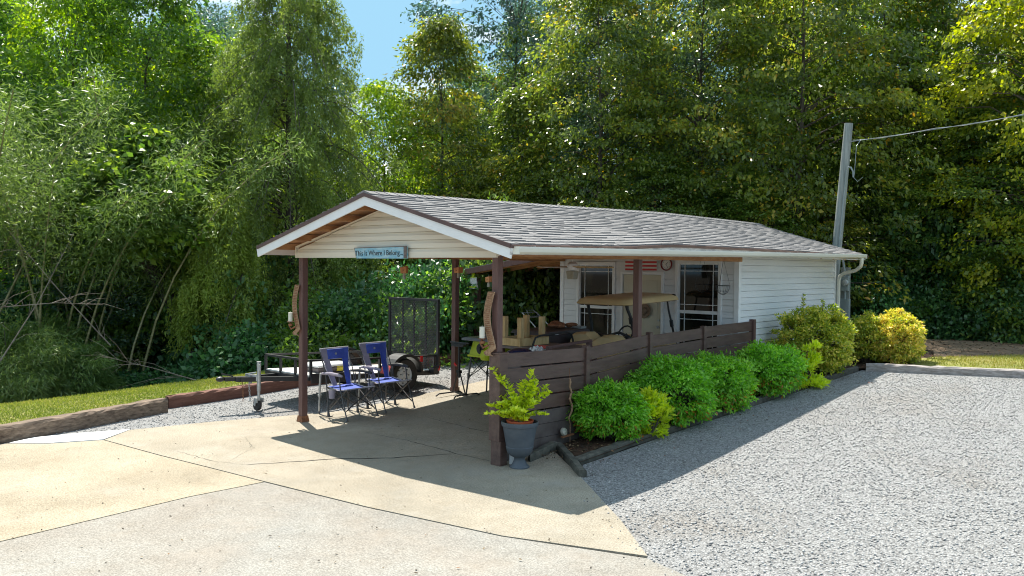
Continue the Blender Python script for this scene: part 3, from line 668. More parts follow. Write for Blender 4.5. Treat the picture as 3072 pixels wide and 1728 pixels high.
LM['nandina']=leaf_mat('nandina_leaves',[(0,ga(.075,.17,.014)),(.5,ga(.17,.42,.03)),(.93,ga(.38,.64,.07)),(.965,ga(.40,.18,.03)),(1,ga(.46,.09,.03))],trans=.35,hue=.006)
LM['privet']=leaf_mat('golden_privet_leaves',[(0,ga(.12,.19,.02)),(.35,ga(.32,.38,.04)),(.7,ga(.64,.56,.08)),(1,ga(.80,.60,.20))],trans=.32,hue=.006)
LM['chart']=leaf_mat('chartreuse_leaves',[(0,ga(0.286,0.374,0.022)),(.5,ga(0.495,0.605,0.033)),(1,ga(0.682,0.726,0.066))],trans=.35,hue=.005)
M['bark']=mat('grey_brown_bark',(0.035,0.026,0.02,1),(0.13,0.105,0.085,1),scale=9,rough=0.95,bump=1.0,bscale=20,stretch=(3,3,.6))
M['twig']=mat('pale_dead_twigs',(0.16,0.12,0.09,1),(0.33,0.27,0.21,1),scale=8,rough=0.9)
M['culm']=mat('bamboo_culm',(0.14,0.14,0.05,1),(0.36,0.31,0.15,1),scale=6,rough=0.5,stretch=(1,1,3))

def rv(rng,n): 
    a=rng.normal(size=(n,3)); return a/np.linalg.norm(a,axis=1,keepdims=True)

def crown_arrays(rng, H, R, zb, nclump, nper, ll, lw, prof, clump_r=(.55,.95), flat=.38, droop=.35, top_bias=1.0, lobes=5, layered=.55):
    """clumps of leaves spread through the crown volume; returns V,F,v and the clump centres"""
    ph=rng.uniform(0,2*PI,4); C=[]; 
    while len(C)<nclump:
        t=rng.random()**top_bias; z=zb+(H-zb)*t; th=rng.uniform(0,2*PI)
        lob=1+.18*math.sin(lobes*th+ph[0]+3*t)+.14*math.sin(2*th+ph[1]+7*t)+.08*math.sin(9*th+ph[2]-5*t)
        rr=prof(t)*R*lob*(rng.uniform(.35,1)**.5)
        C.append((rr*math.cos(th),rr*math.sin(th),z,th,rr/(R+1e-6)))
    C=np.array(C); n=nclump*nper
    idx=np.repeat(np.arange(nclump),nper)
    cr=rng.uniform(clump_r[0],clump_r[1],nclump)
    d=rng.normal(size=(n,3))*.5; d/=np.maximum(1,np.linalg.norm(d,axis=1,keepdims=True))
    off=d*cr[idx][:,None]; off[:,2]*=flat
    outw=np.stack([np.cos(C[:,3]),np.sin(C[:,3]),np.zeros(nclump)],1)[idx]
    rad=(off*outw).sum(1); off[:,2]-=droop*np.maximum(0,rad)*.9
    P=C[idx,:3]+off
    D=outw*.8+rv(rng,n)*.75; D[:,2]-=.25+droop*.5
    up=np.tile(np.array([0,0,1.0]),(n,1))+outw*.35
    Nn=up*layered+rv(rng,n)*(1-layered)*1.25; 
    Ln=ll*rng.uniform(.5,1.45,n); Wd=lw*rng.uniform(.5,1.3,n)
    cv=rng.normal(0,.20,nclump)
    v=np.clip(.45+cv[idx]+rng.normal(0,.17,n)+.10*(off[:,2]/cr[idx]),0,.93); v[rng.random(n)<.012]=1.0  # upper leaves of each clump lighter: top light put into the leaf tone
    V,F,vv=leaves(P,D,Nn,Ln,Wd,v); return V,F,vv,C

def limbs(mb, rng, H, r0, C, nl, lean=(0,0), zb=1.0, top=.92):
    pts=[]; 
    for i in range(9):
        t=i/8; pts.append((lean[0]*t+math.sin(t*5+r0*40)*.08*t*H/8, lean[1]*t+math.cos(t*4)*.07*t*H/8, H*top*t-0.3*(i==0)))
    mb.tube(pts,[r0*(1-.88*(i/8)) for i in range(9)],9)
    sel=rng.choice(len(C),min(nl,len(C)),replace=False)
    for k in sel:
        c=C[k]; t=max(.06,min(.95,(c[2]-.25*math.hypot(c[0],c[1]))/(H*top))); i=min(7,int(t*8)); f=t*8-i
        a=Vector(pts[i]).lerp(Vector(pts[i+1]),f); b=Vector(c[:3]); m_=a.lerp(b,.5)+Vector((0,0,.12*(b-a).length))
        rr=r0*(1-.85*t)*.42; mb.tube([a,m_,b],[rr,rr*.55,max(.006,rr*.16)],5,cap=False)

prof_broad=lambda t: max(.12,min(1,(.55+1.6*t)))*max(.05,(1-max(0,(t-.55)/.47)**2.1))**.5
prof_tall=lambda t: (.72+.28*math.sin(PI*min(1,t*1.15)))*max(.04,(1-max(0,(t-.45)/.58)**1.6))**.6
prof_cone=lambda t: .18+.9*(1-t)**.8

def tree_proto(seed,H,R,zb,ncl,nper,ll,lw,prof,lm,**k):
    rng=np.random.default_rng(seed); V,F,vv,C=crown_arrays(rng,H,R,zb,ncl,nper,ll,lw,prof,**k)
    root=thing('leafy_tree','x','tree'); 
    cr=raw_mesh('crown',V,F,LM[lm],root,attr=vv)
    t=MB(); limbs(t,rng,H,.009*H+.03,C,70,top=.78); t.build('trunk',M['bark'],root,smooth=True)
    return root
protos={}
def P_(k,*a,**kw): protos[k]=tree_proto(*a,**kw)
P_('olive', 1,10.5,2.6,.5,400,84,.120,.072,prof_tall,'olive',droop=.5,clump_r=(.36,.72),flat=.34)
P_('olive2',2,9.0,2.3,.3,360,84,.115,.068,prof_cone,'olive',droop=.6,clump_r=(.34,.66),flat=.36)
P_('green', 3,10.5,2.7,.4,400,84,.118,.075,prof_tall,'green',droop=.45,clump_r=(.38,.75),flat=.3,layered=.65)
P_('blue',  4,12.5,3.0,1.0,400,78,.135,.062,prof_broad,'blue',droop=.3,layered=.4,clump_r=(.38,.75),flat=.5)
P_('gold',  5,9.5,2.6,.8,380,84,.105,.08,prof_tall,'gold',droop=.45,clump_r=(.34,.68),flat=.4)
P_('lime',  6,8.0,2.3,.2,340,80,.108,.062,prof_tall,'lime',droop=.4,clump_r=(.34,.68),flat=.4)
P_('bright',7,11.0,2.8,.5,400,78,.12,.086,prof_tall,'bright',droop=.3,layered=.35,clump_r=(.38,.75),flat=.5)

def duptree(k):
    p=protos[k]
    c=p.copy(); COL.objects.link(c)
    for ch in p.children: d=ch.copy(); COL.objects.link(d); d.parent=c
    return c
rt=random.Random(77)
CX_,CY_=6.19,-6.74
def at(px,dep):
    """world x,y for a column of the photograph's frame at a given depth (used once to lay the wood out)"""
    f=(px-1536)/2480.0; return (CX_+_fh.x*dep+_r0.x*f*dep, CY_+_fh.y*dep+_r0.y*f*dep)
used=set()
def tree(k,px,dep,sc=1.0,sz=1.0,label=None,group=None,xy=None,zoff=0):
    x,y=xy if xy else at(px,dep)
    o=protos[k] if k not in used else duptree(k); used.add(k)
    o.location=(x,y,zbase(x,y)+zoff); o.rotation_euler=(rt.uniform(-.03,.03),rt.uniform(-.03,.03),rt.uniform(0,6.28)); o.scale=(sc,sc,sc*sz)
    o['label']=label; 
    if group: o['group']=group
    elif 'group' in o: del o['group']
    return o
G1='broadleaf trees along the edge of the wood'
tree('bright',-120,20.5,1.0,1.0,'bright green leafy tree at the far left end of the wood behind the bamboo',G1)
tree('lime',190,20.5,1.15,1.15,'yellow green leafy tree standing over the bamboo stems at left',G1)
tree('blue',330,19.2,.66,.70,'dark glossy leaved tree standing in front of the bright green tree at left',G1)
tree('bright',450,20.6,.95,1.0,'glossy bright green tree left of the weeping cedar with a few orange leaves',G1)
tree('blue',560,24.5,.85,.95,'dark bluish tree between the bright green tree and the weeping cedar',G1)
tree('lime',620,21.5,.95,1.15,'yellow green tree showing just left of the weeping cedar',G1)
tree('lime',1150,23.5,.98,.98,'low lime green tree under the gap of open sky',G1)
tree('olive2',1310,24.0,1.0,1.07,'pointed olive tree with bronze tips at the right edge of the sky gap',G1)
tree('olive2',1225,25.5,.5,1.05,'slim young olive tree poking up into the sky gap',G1)
tree('blue',1540,28.5,1.05,1.1,'tall dark bluish tree behind the pointed olive tree',G1)
tree('olive2',1545,23.0,.9,.92,'shorter olive and orange tipped tree above the middle of the ridge',G1)
tree('green',1440,24.5,.75,.66,'low mid green tree just behind the front of the ridge',G1)
tree('olive',1790,22.5,.98,1.05,'tall olive gold tree rising above the middle of the long roof',G1)
tree('blue',1950,24.5,.9,.95,'dark bluish green tree between two olive gold trees above the roof',G1)
tree('olive',2110,22.5,1.0,1.1,'tall olive gold tree above the flat end of the ridge',G1)
tree('olive',2370,22.0,1.05,1.1,'broad olive tree with pale leaves left of the utility pole top',G1)
tree('green',2240,21.5,.7,.60,'dark green low limbed tree right behind the far end of the roof',G1)
tree('green',2610,24.0,1.05,1.05,'deep green tree directly behind the utility pole',G1)
tree('olive',2820,24.0,1.0,1.1,'olive green tree right of the utility pole under the power line',G1)
tree('green',2900,22.0,.85,.7,'dark green low tree behind the back lawn at right',G1)
tree('gold',3120,20.5,.98,1.2,'golden yellow tree at the right edge above the power line',G1)
tree('green',3190,22.0,.9,.9,'dark green tree at the far right edge behind the golden tree',G1)
tree('olive2',1640,22.0,.72,.66,'small olive tree low behind the middle of the roof ridge',G1)
tree('green',1960,21.5,.72,.62,'low green tree close behind the roof under the bluish tree',G1)
tree('olive2',2480,22.0,.7,.6,'small olive tree at the foot of the utility pole in the wood',G1)
tree('green',1170,22.3,.62,.55,'small dark green tree above the front peak of the roof',G1)
tree('olive2',1360,22.0,.62,.58,'small bronze tipped tree right of the roof peak',G1)
tree('green',1520,22.5,.66,.60,'small dark green tree over the front third of the ridge',G1)
tree('green',1010,22.0,.66,.62,'small green tree between the weeping cedar and the roof peak',G1)
G2='trees deep in the wood'; LB='tree deep in the wood showing only through gaps between the front trees'
for px,dep,k,s in ((-250,27,'green',1.1),(20,27,'bright',1.05),(290,27.5,'green',1.1),(500,29,'green',1.0),(760,28,'green',1.0),(930,27,'blue',.72),(1090,31,'green',.62),(1220,33,'green',.66),(1400,33,'green',1.0),(1620,28.5,'green',1.05),(1740,33,'blue',1.15),(1880,28,'green',1.05),(2060,29,'blue',1.1),(2220,27.5,'olive',1.15),(2440,27.5,'green',1.1),(2560,30,'blue',1.1),(2700,27,'green',1.15),(2960,26.5,'olive',1.15),(3150,27,'green',1.15),(3330,24,'green',1.1),(1330,28.5,'green',.8),(-60,33,'blue',1.1),(650,33,'blue',1.0)):
    tree(k,px,dep,s,1.0,LB,G2)

# weeping red cedar: drooping branches hung with fine sprays
def cedar(name,label,loc,H,R,seed,nbr,parent_cat='tree',lean=(0,0),leaf='cedar',tmin=.13,hang=1.0,dens=1.0):
    rng=np.random.default_rng(seed); root=thing(name,label,parent_cat,loc)
    wood=MB(); tp=[(lean[0]*t+.1*math.sin(4*t),lean[1]*t,H*t-.2*(t==0)) for t in np.linspace(0,1,10)]
    wood.tube(tp,[.21*(1-.9*t)+.01 for t in np.linspace(0,1,10)],9)
    Ps=[];Ds=[];vs=[]
    for b in range(nbr):
        t=rng.uniform(tmin,.99); z0=H*t; th=rng.uniform(0,2*PI); Lb=R*(.25+.95*(1-t)**.7)*rng.uniform(.55,1.08)
        rise=.18*Lb*rng.uniform(.2,1.4); dr=Lb*(.35+.35*(1-t))
        path=[]
        for s in np.linspace(0,1,9):
            path.append(np.array([math.cos(th)*Lb*s,math.sin(th)*Lb*s,z0+rise*math.sin(PI*min(1,s*1.1))*1.2-dr*s**2.3]))
        if b%2==0: wood.tube([tuple(p+np.array([lean[0]*t,lean[1]*t,0])) for p in path[:8]],[.035*(1-s)*(1-t)+.007 for s in np.linspace(0,1,8)],4,cap=False)
        cvv=rng.normal(0,.12)
        nst=int((20+34*Lb/R)*dens)
        for q in range(nst):
            s=.22+.78*rng.random()**.75; i=min(7,int(s*8)); f=s*8-i; base=path[i]*(1-f)+path[i+1]*f
            base=base+rng.normal(0,.09,3)*[1,1,.5]; hl=rng.uniform(.12,.50)*(.6+.6*(1-t))*hang; dirh=np.array([math.cos(th),math.sin(th),0])*rng.uniform(0,.5)+rng.normal(0,.4,3)
            ns=int(17*hl/.5)+5
            for u in np.linspace(0,1,ns):
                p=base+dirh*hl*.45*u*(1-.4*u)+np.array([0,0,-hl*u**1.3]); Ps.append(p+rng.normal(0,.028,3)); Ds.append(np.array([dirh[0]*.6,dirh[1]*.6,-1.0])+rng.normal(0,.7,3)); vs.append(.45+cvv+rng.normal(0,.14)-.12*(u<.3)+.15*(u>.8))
    P=np.array(Ps)+np.stack([np.array(Ps)[:,2]/H*lean[0],np.array(Ps)[:,2]/H*lean[1],np.zeros(len(Ps))],1); D=np.array(Ds); n=len(P)
    V,F,vv=leaves(P,D,rv(rng,n),rng.uniform(.05,.12,n),rng.uniform(.018,.038,n),np.clip(vs,0,1),fold=.05)
    raw_mesh('crown',V,F,LM[leaf],root,attr=vv); wood.build('trunk',M['bark'],root,smooth=True); return root
cx_,cy_=at(865,20.3)
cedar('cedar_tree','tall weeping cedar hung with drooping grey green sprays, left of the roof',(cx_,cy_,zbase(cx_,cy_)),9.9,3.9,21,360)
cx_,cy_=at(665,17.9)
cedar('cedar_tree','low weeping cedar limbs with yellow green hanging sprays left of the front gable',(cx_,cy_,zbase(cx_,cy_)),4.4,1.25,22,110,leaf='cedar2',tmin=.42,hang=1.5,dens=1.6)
# the leaning trunk left of the cedar, with its own crown of broad leaves
root=thing('leaning_tree','thick rough trunk leaning left with dark broad leaves, under the big trees','tree')
pth=[]
for (px_,z_,r_) in ((625,-.7,.22),(575,.3,.20),(525,1.2,.175),(468,1.9,.16),(405,2.55,.14),(370,3.3,.11),(360,4.4,.07)):
    x_,y_=at(px_,18.2); pth.append(((x_,y_,z_),r_))
t=MB(); t.tube([p for p,_ in pth],[r for _,r in pth],10); t.build('trunk',M['bark'],root,smooth=True)
rng=np.random.default_rng(31); V,F,vv,C=crown_arrays(rng,2.7,1.35,0,120,70,.15,.12,lambda t: math.sin(PI*min(1,t+.12))**.5,clump_r=(.32,.6),layered=.4,droop=.3)
x_,y_=at(440,17.7); V=V+np.array([x_,y_,2.35]); raw_mesh('crown',V,F,LM['bright'],root,attr=vv)

# bamboo: stems and arching leafy tops
def bamboo(seed,nst,H,spread,fol=True,nleaf=9000):
    rng=np.random.default_rng(seed); root=thing('bamboo_clump','x','bamboo')
    c=MB(); P=[];D=[]
    for i in range(nst):
        a=rng.uniform(0,2*PI); r=spread*rng.random()**.5; b=np.array([r*math.cos(a),r*math.sin(a),0.]); th=rng.uniform(0,2*PI); ln=rng.uniform(.1,1.0); h=H*rng.uniform(.7,1.05)
        pts=[]
        for s in np.linspace(0,1,8):
            pts.append(b+np.array([math.cos(th)*ln*h*s**1.8*.55,math.sin(th)*ln*h*s**1.8*.55,h*s-(.16*h*ln*s**4)]))
        c.tube([tuple(p) for p in pts],[.028*(1-.8*s)+.004 for s in np.linspace(0,1,8)],5,cap=False)
        for q in range(nleaf//nst):
            s=rng.uniform(.56,1); k=min(6,int(s*7)); f=s*7-k; p=pts[k]*(1-f)+pts[k+1]*f; rr=.15+.5*(1-abs(s-.75)*1.6)
            o=rng.normal(0,rr*.55,3); o[2]*=.7; P.append(p+o+[0,0,-.15*abs(o[0])]); D.append(o*1.3+rng.normal(0,.5,3)+np.array([0,0,-.2]))
    c.build('culms',M['culm'],root,smooth=True)
    P=np.array(P); D=np.array(D); n=len(P)
    V,F,vv=leaves(P,D,rv(rng,n)+[0,0,.8],rng.uniform(.09,.17,n),rng.uniform(.014,.022,n),np.clip(rng.normal(.5,.2,n),0,1),fold=.12)
    raw_mesh('foliage',V,F,LM['bamboo'],root,attr=vv); return root
bp=bamboo(41,11,7.2,1.1,nleaf=20000); bq=bamboo(42,9,6.4,1.0,nleaf=17000); first={bp.name:1,bq.name:1}
def putb(p,x,y,s,lab,first_=False):
    o=p if first_ else copy_tree(p); o.location=(x,y,zbase(x,y)-.05); o.rotation_euler=(0,0,rt.uniform(0,6.28)); o.scale=(s,s,s); o['label']=lab; o['group']='bamboo clumps at the left of the wood'
x,y=at(60,17.0); putb(bp,x,y,1.0,'tall bamboo clump at the left edge of the photo, its bare stems crossing',True)
x,y=at(270,17.2); putb(bq,x,y,1.0,'bamboo clump left of the leaning trunk with straight upright stems',True)
x,y=at(170,19.0); putb(bp,x,y,1.15,'taller bamboo clump between and behind the two front clumps')
x,y=at(-160,17.0); putb(bq,x,y,1.2,'bamboo clump cut by the left border of the photo')
# arching bamboo spray hanging over the lawn
def mound(name,label,cat,loc,rx,ry,rz,n,lm,ll,lw,seed,droop=.6,ncl=60,group=None,v0=.5,layered=.5,stems=True,jit=.17,cs=(.22,.4),flat=.6,red_low=False,rot=0,ball=False):
    """a dome shaped bush: leaf clumps over a lumpy dome, short stems inside"""
    rng=np.random.default_rng(seed); root=thing(name,label,cat,loc,rot,group)
    C=[]
    for i in range(ncl):
        a=rng.uniform(0,2*PI); e=math.acos(rng.uniform(-.12,1)); s=rng.uniform(.62,1.0)*(1+.12*math.sin(3*a+seed)+.08*math.sin(5*a))
        if ball:
            e=math.acos(rng.uniform(-.85,1)); s=rng.uniform(.40,1.0)**.4*(1+.09*math.sin(3*a+seed)+.07*math.sin(5*a+4*e+seed)+.06*math.sin(9*a-5*e))*rng.uniform(.9,1.1); se=math.sin(e)**.8
            C.append((rx*s*se*math.cos(a),ry*s*se*math.sin(a),max(.08*rz,rz*(.5+.5*s*(abs(math.cos(e))**.85*(1 if math.cos(e)>0 else -1))))))
        else: C.append((rx*s*math.sin(e)*math.cos(a),ry*s*math.sin(e)*math.sin(a),max(.06*rz,rz*s*math.cos(e))))
    C=np.array(C); per=n//ncl; idx=np.repeat(np.arange(ncl),per); m_=len(idx); cr=rng.uniform(*cs,ncl)*max(rx,ry)
    d=rng.normal(size=(m_,3))*.5; d/=np.maximum(1,np.linalg.norm(d,axis=1,keepdims=True)); off=d*cr[idx][:,None]; off[:,2]*=flat
    P=C[idx]+off; P[:,2]=np.maximum(P[:,2],.02)
    o=(P-np.array([0,0,.5*rz if ball else 0]))/np.array([rx,ry,rz*(.5 if ball else 1)]); o/= (np.linalg.norm(o,axis=1,keepdims=True)+1e-6)
    D=o*.7+rv(rng,m_)*.7; D[:,2]-=droop*.5; Nn=(o*.6+[0,0,.6])*layered+rv(rng,m_)*(1-layered)
    v=np.clip(v0+rng.normal(0,.12,ncl)[idx]+rng.normal(0,jit,m_),0,.93)
    if red_low:
        low=(P[:,2]<rz*.40)&(rng.random(m_)<.11); v[low]=rng.uniform(.955,1,low.sum())
    V,F,vv=leaves(P,D,Nn,ll*rng.uniform(.7,1.25,m_),lw*rng.uniform(.7,1.2,m_),v); raw_mesh('foliage',V,F,LM[lm],root,attr=vv)
    if stems:
        t=MB()
        for k in range(0,ncl,2):
            c=C[k]; t.tube([(c[0]*.08,c[1]*.08,-.03),(c[0]*.45,c[1]*.45,c[2]*.6),tuple(c)],[.014,.009,.004],5,cap=False)
        t.build('stems',M['bark'],root)
    return root
GU='undergrowth bushes along the foot of the wood'
x,y=at(20,15.6); mound('bamboo_bush','grey green bamboo foliage arching over the far left of the lawn','bush',(x,y,-.25),1.3,1.1,1.35,15000,'bamboo',.15,.019,51,droop=1.2,group=GU)
x,y=at(225,15.9); mound('bamboo_bush','low bamboo spray reaching to the lawn edge, left of the dark hollow','bush',(x,y,-.3),.75,.8,1.15,9000,'bamboo',.14,.018,52,droop=1.3,group=GU)
x,y=at(150,16.8); mound('bamboo_bush','pale bamboo foliage heap behind the low bamboo spray','bush',(x,y,-.3),1.0,1.0,1.65,9000,'bamboo',.15,.019,53,droop=1.1,group=GU)
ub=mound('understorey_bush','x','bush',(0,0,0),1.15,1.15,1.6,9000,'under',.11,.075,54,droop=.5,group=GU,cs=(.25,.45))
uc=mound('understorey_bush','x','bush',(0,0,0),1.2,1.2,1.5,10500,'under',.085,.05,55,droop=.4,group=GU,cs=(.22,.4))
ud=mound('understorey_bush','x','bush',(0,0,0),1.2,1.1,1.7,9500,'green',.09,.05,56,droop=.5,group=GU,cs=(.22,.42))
fst=[ub,uc,ud]
def bush(i,px,dep,s,sz,lab,xy=None,zo=-.1):
    p=(ub,uc,ud)[i]; x,y=xy if xy else at(px,dep)
    if p in fst: fst.remove(p); o=p
    else: o=copy_tree(p)
    o.location=(x,y,zbase(x,y)+zo); o.rotation_euler=(0,0,rt.uniform(0,6.28)); o.scale=(s,s,s*sz); o['label']=lab; o['group']=GU; return o
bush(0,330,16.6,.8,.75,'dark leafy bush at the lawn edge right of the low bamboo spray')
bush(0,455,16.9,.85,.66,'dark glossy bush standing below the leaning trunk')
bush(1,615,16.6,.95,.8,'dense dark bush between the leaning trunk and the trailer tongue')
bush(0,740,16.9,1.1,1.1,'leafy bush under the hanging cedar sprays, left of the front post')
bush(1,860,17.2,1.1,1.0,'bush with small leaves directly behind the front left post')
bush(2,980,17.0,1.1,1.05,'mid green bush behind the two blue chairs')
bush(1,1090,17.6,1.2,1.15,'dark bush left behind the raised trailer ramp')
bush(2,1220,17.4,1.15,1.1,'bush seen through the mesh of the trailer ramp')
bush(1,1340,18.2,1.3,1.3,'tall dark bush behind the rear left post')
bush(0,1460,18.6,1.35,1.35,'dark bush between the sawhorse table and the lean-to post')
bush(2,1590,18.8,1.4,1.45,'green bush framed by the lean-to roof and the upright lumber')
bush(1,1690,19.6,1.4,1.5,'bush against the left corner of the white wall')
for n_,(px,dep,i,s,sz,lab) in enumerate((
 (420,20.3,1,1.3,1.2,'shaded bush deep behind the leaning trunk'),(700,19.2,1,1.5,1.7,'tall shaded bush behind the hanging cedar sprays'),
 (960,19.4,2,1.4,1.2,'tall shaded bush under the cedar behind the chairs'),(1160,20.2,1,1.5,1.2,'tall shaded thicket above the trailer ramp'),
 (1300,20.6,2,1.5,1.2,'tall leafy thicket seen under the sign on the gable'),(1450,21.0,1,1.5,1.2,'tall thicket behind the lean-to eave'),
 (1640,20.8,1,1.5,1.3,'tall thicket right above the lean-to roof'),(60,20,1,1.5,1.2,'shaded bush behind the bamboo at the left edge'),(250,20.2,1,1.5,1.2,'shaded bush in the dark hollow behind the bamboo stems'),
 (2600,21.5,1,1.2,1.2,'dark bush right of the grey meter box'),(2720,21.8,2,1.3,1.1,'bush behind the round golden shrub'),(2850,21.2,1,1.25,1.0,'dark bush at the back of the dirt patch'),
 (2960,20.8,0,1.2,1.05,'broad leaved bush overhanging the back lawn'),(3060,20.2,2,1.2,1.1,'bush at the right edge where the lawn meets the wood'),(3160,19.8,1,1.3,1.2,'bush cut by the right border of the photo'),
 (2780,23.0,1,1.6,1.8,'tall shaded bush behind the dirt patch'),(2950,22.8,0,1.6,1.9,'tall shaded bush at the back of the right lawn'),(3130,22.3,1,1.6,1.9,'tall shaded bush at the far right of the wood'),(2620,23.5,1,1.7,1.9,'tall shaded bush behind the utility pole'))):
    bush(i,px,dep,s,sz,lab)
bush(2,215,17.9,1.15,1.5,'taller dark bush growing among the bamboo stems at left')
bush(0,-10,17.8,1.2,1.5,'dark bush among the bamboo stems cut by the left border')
# far wood that reads as one mass
rng=np.random.default_rng(61); n=140000; px=rng.uniform(-900,4000,n); dep=rng.uniform(34,44,n)
f=(px-1536)/2480.0; X=CX_+_fh.x*dep+_r0.x*f*dep; Y=CY_+_fh.y*dep+_r0.y*f*dep
gap=np.exp(-((px-1130)/190.)**2); top=(9.5+2.0*np.sin(px/170.)+1.2*np.sin(px/61.))*(1-.55*gap); Z=Gn(Y)+top*rng.random(n)**.8-.3
V,F,vv=leaves(np.stack([X,Y,Z],1),rv(rng,n),rv(rng,n)+[0,0,.6],rng.uniform(.2,.4,n),rng.uniform(.12,.22,n),np.clip(rng.normal(.3,.18,n),0,.9))
o=raw_mesh('woodland',V,F,LM['green'],attr=vv); tag(o,'dense far wood closing the gaps between the trees','woodland',kind='stuff')

# shrubs of the planting bed
GS='clipped green shrubs along the fence'
for k,(x,y,rx,ry,rz,nn,lab) in enumerate(((.42,1.78,.40,.42,.66,9500,'rounded bright green shrub nearest the urn, reddish leaves low down'),(.60,2.98,.50,.55,.83,13000,'second green shrub along the fence, with one orange red leaf cluster'),(.72,4.1,.45,.5,.74,10000,'third green shrub along the fence, merging with its neighbours'),(.88,5.45,.46,.55,.74,10000,'fourth green shrub beside the end of the fence and white wall'))):
    mound('nandina_shrub',lab,'shrub',(x-.05,y,G(y)+.02),rx*.98,ry*1.02,rz*.97,int(nn*1.35),'nandina',.06,.025,70+k,droop=.4,ncl=260,group=GS,red_low=True,cs=(.17,.29),layered=.5,jit=.15,ball=True)
for k,(x,y,rx,rz,lab) in enumerate(((.70,2.25,.21,.68,'small chartreuse shrub squeezed between the first and second green shrubs'),(1.08,6.35,.23,.70,'small chartreuse shrub at the far end of the green shrubs'))):
    mound('yellow_shrub',lab,'shrub',(x,y,G(y)+.02),rx,rx*1.1,rz,2400,'chart',.085,.03,80+k,droop=-.4,ncl=30,group='small chartreuse shrubs',cs=(.25,.45),layered=.3)
GP='large golden shrubs by the back corner'
for k,(x,y,rx,ry,rz,nn,lab) in enumerate(((.72,7.45,.56,.56,1.12,15000,'tall golden green shrub against the white wall, two stray shoots on top'),(1.12,9.0,.34,.4,.86,5500,'smaller green half of the golden shrubs right of the meter box'),(1.60,9.2,.40,.44,.90,13000,'round golden yellow shrub at the corner of the bleached timber'))):
    o=mound('privet_shrub',lab,'shrub',(x,y,G(y)+.02),rx*1.03,ry*1.0,rz*.97,int(nn*1.7),'privet',.052,.028,90+k,droop=.1,ncl=260,group=GP,cs=(.15,.27),layered=.45,v0=(.40,.30,.62)[k],jit=.24,ball=True)
    if k==0:
        rng=np.random.default_rng(5); P=[];D=[];t=MB()
        for (sx,sy,h) in ((-.13,-.12,.30),(.12,.1,.19)):
            t.tube([(sx,sy,.95),(sx*1.05,sy*1.05,1.08+h)],.006,5)
            for q in range(34): u=rng.random(); a=rng.uniform(0,6.28); P.append((sx,sy,1.02+(h+.06)*u)); D.append((math.cos(a),math.sin(a),.5))
        P=np.array(P);D=np.array(D);V,F,vv=leaves(P,D,rv(rng,len(P)),np.full(len(P),.06),np.full(len(P),.03),rng.uniform(.2,.6,len(P))); raw_mesh('shoot_leaves',V,F,LM['privet'],o,attr=vv); t.build('shoots',M['bark'],o)
# grass blades on the lawns, leaf litter on bed and gravel: uncountable stuff
def inpoly(x,y,poly):
    c=np.zeros(len(x),bool); j=len(poly)-1
    for i in range(len(poly)):
        xi,yi=poly[i]; xj,yj=poly[j]
        with np.errstate(divide='ignore',invalid='ignore'):
            m_=((yi>y)!=(yj>y))&(x<(xj-xi)*(y-yi)/(yj-yi)+xi)
        c^=m_; j=i
    return c
LM['grass']=leaf_mat('grass_blades',[(0,ga(.10,.14,.02)),(.5,ga(.22,.25,.04)),(.8,ga(.36,.33,.08)),(1,ga(.36,.29,.12))],trans=.3,rough=.6)
LM['litter']=leaf_mat('fallen_leaves',[(0,ga(.03,.018,.012)),(.5,ga(.09,.05,.03)),(.85,ga(.20,.12,.07)),(1,ga(.26,.05,.03))],trans=.05,rough=.8)
def grass(n,bx,poly,zf,seed,name,label,hgt):
    rng=np.random.default_rng(seed); x=rng.uniform(bx[0],bx[1],n); y=rng.uniform(bx[2],bx[3],n); k=inpoly(x,y,poly); x=x[k];y=y[k]
    z=np.array([zf(a,b) for a,b in zip(x,y)]); m_=len(x); pat=np.sin(x*2.1+1.3*np.sin(y*1.7))*np.cos(y*1.9+x*.7)
    D=rng.normal(0,.45,(m_,3)); D[:,2]=1; V,F,vv=leaves(np.stack([x,y,z],1),D,rv(rng,m_)*[1,1,.1],hgt*rng.uniform(.5,1.3,m_),rng.uniform(.005,.012,m_),np.clip(.42+.2*pat+rng.normal(0,.18,m_),0,1))
    o=raw_mesh(name,V,F,LM['grass'],attr=vv); tag(o,label,'grass',kind='stuff')
grass(90000,(-8,-5,-7,2.3),LAWNL,zlawn,101,'lawn_grass','short sunlit grass of the left lawn behind the timbers',.035)
grass(60000,(1.5,12,8.8,15),[(2.0,9.1),(3.67,9.3),(9,10.9),(12,11.6),(12,15.5),(9,15.2),(5,13.9),(3.4,12.6),(2.6,11.4),(1.9,10.4)],lambda a,b:G(b)+.04,102,'back_grass','thin grass of the back lawn behind the bleached timber',.05)
def litter(n,poly,bx,zo,seed,name,label,sz,vr=(0,1)):
    rng=np.random.default_rng(seed); x=rng.uniform(bx[0],bx[1],n); y=rng.uniform(bx[2],bx[3],n); k=inpoly(x,y,poly); x=x[k];y=y[k]; m_=len(x)
    D=rng.normal(0,1,(m_,3)); D[:,2]*=.2; V,F,vv=leaves(np.stack([x,y,Gn(y)+zo+rng.uniform(0,.012,m_)],1),D,rv(rng,m_)*.5+[0,0,1],sz*rng.uniform(.5,1.4,m_),sz*.55*rng.uniform(.6,1.2,m_),rng.uniform(vr[0],vr[1],m_)**1.3)
    o=raw_mesh(name,V,F,LM['litter'],attr=vv); tag(o,label,'leaf litter',kind='stuff')
litter(7000,[(0.12,0.5),(0.1,6.0),(0.06,10.6),(1.5,10.6),(1.25,8.3),(0.98,4.66),(0.80,2.46),(0.74,0.64)],(0,1.6,.4,10.7),.025,103,'bed_leaf_litter','dry brown leaves covering the soil under the shrubs',.045)
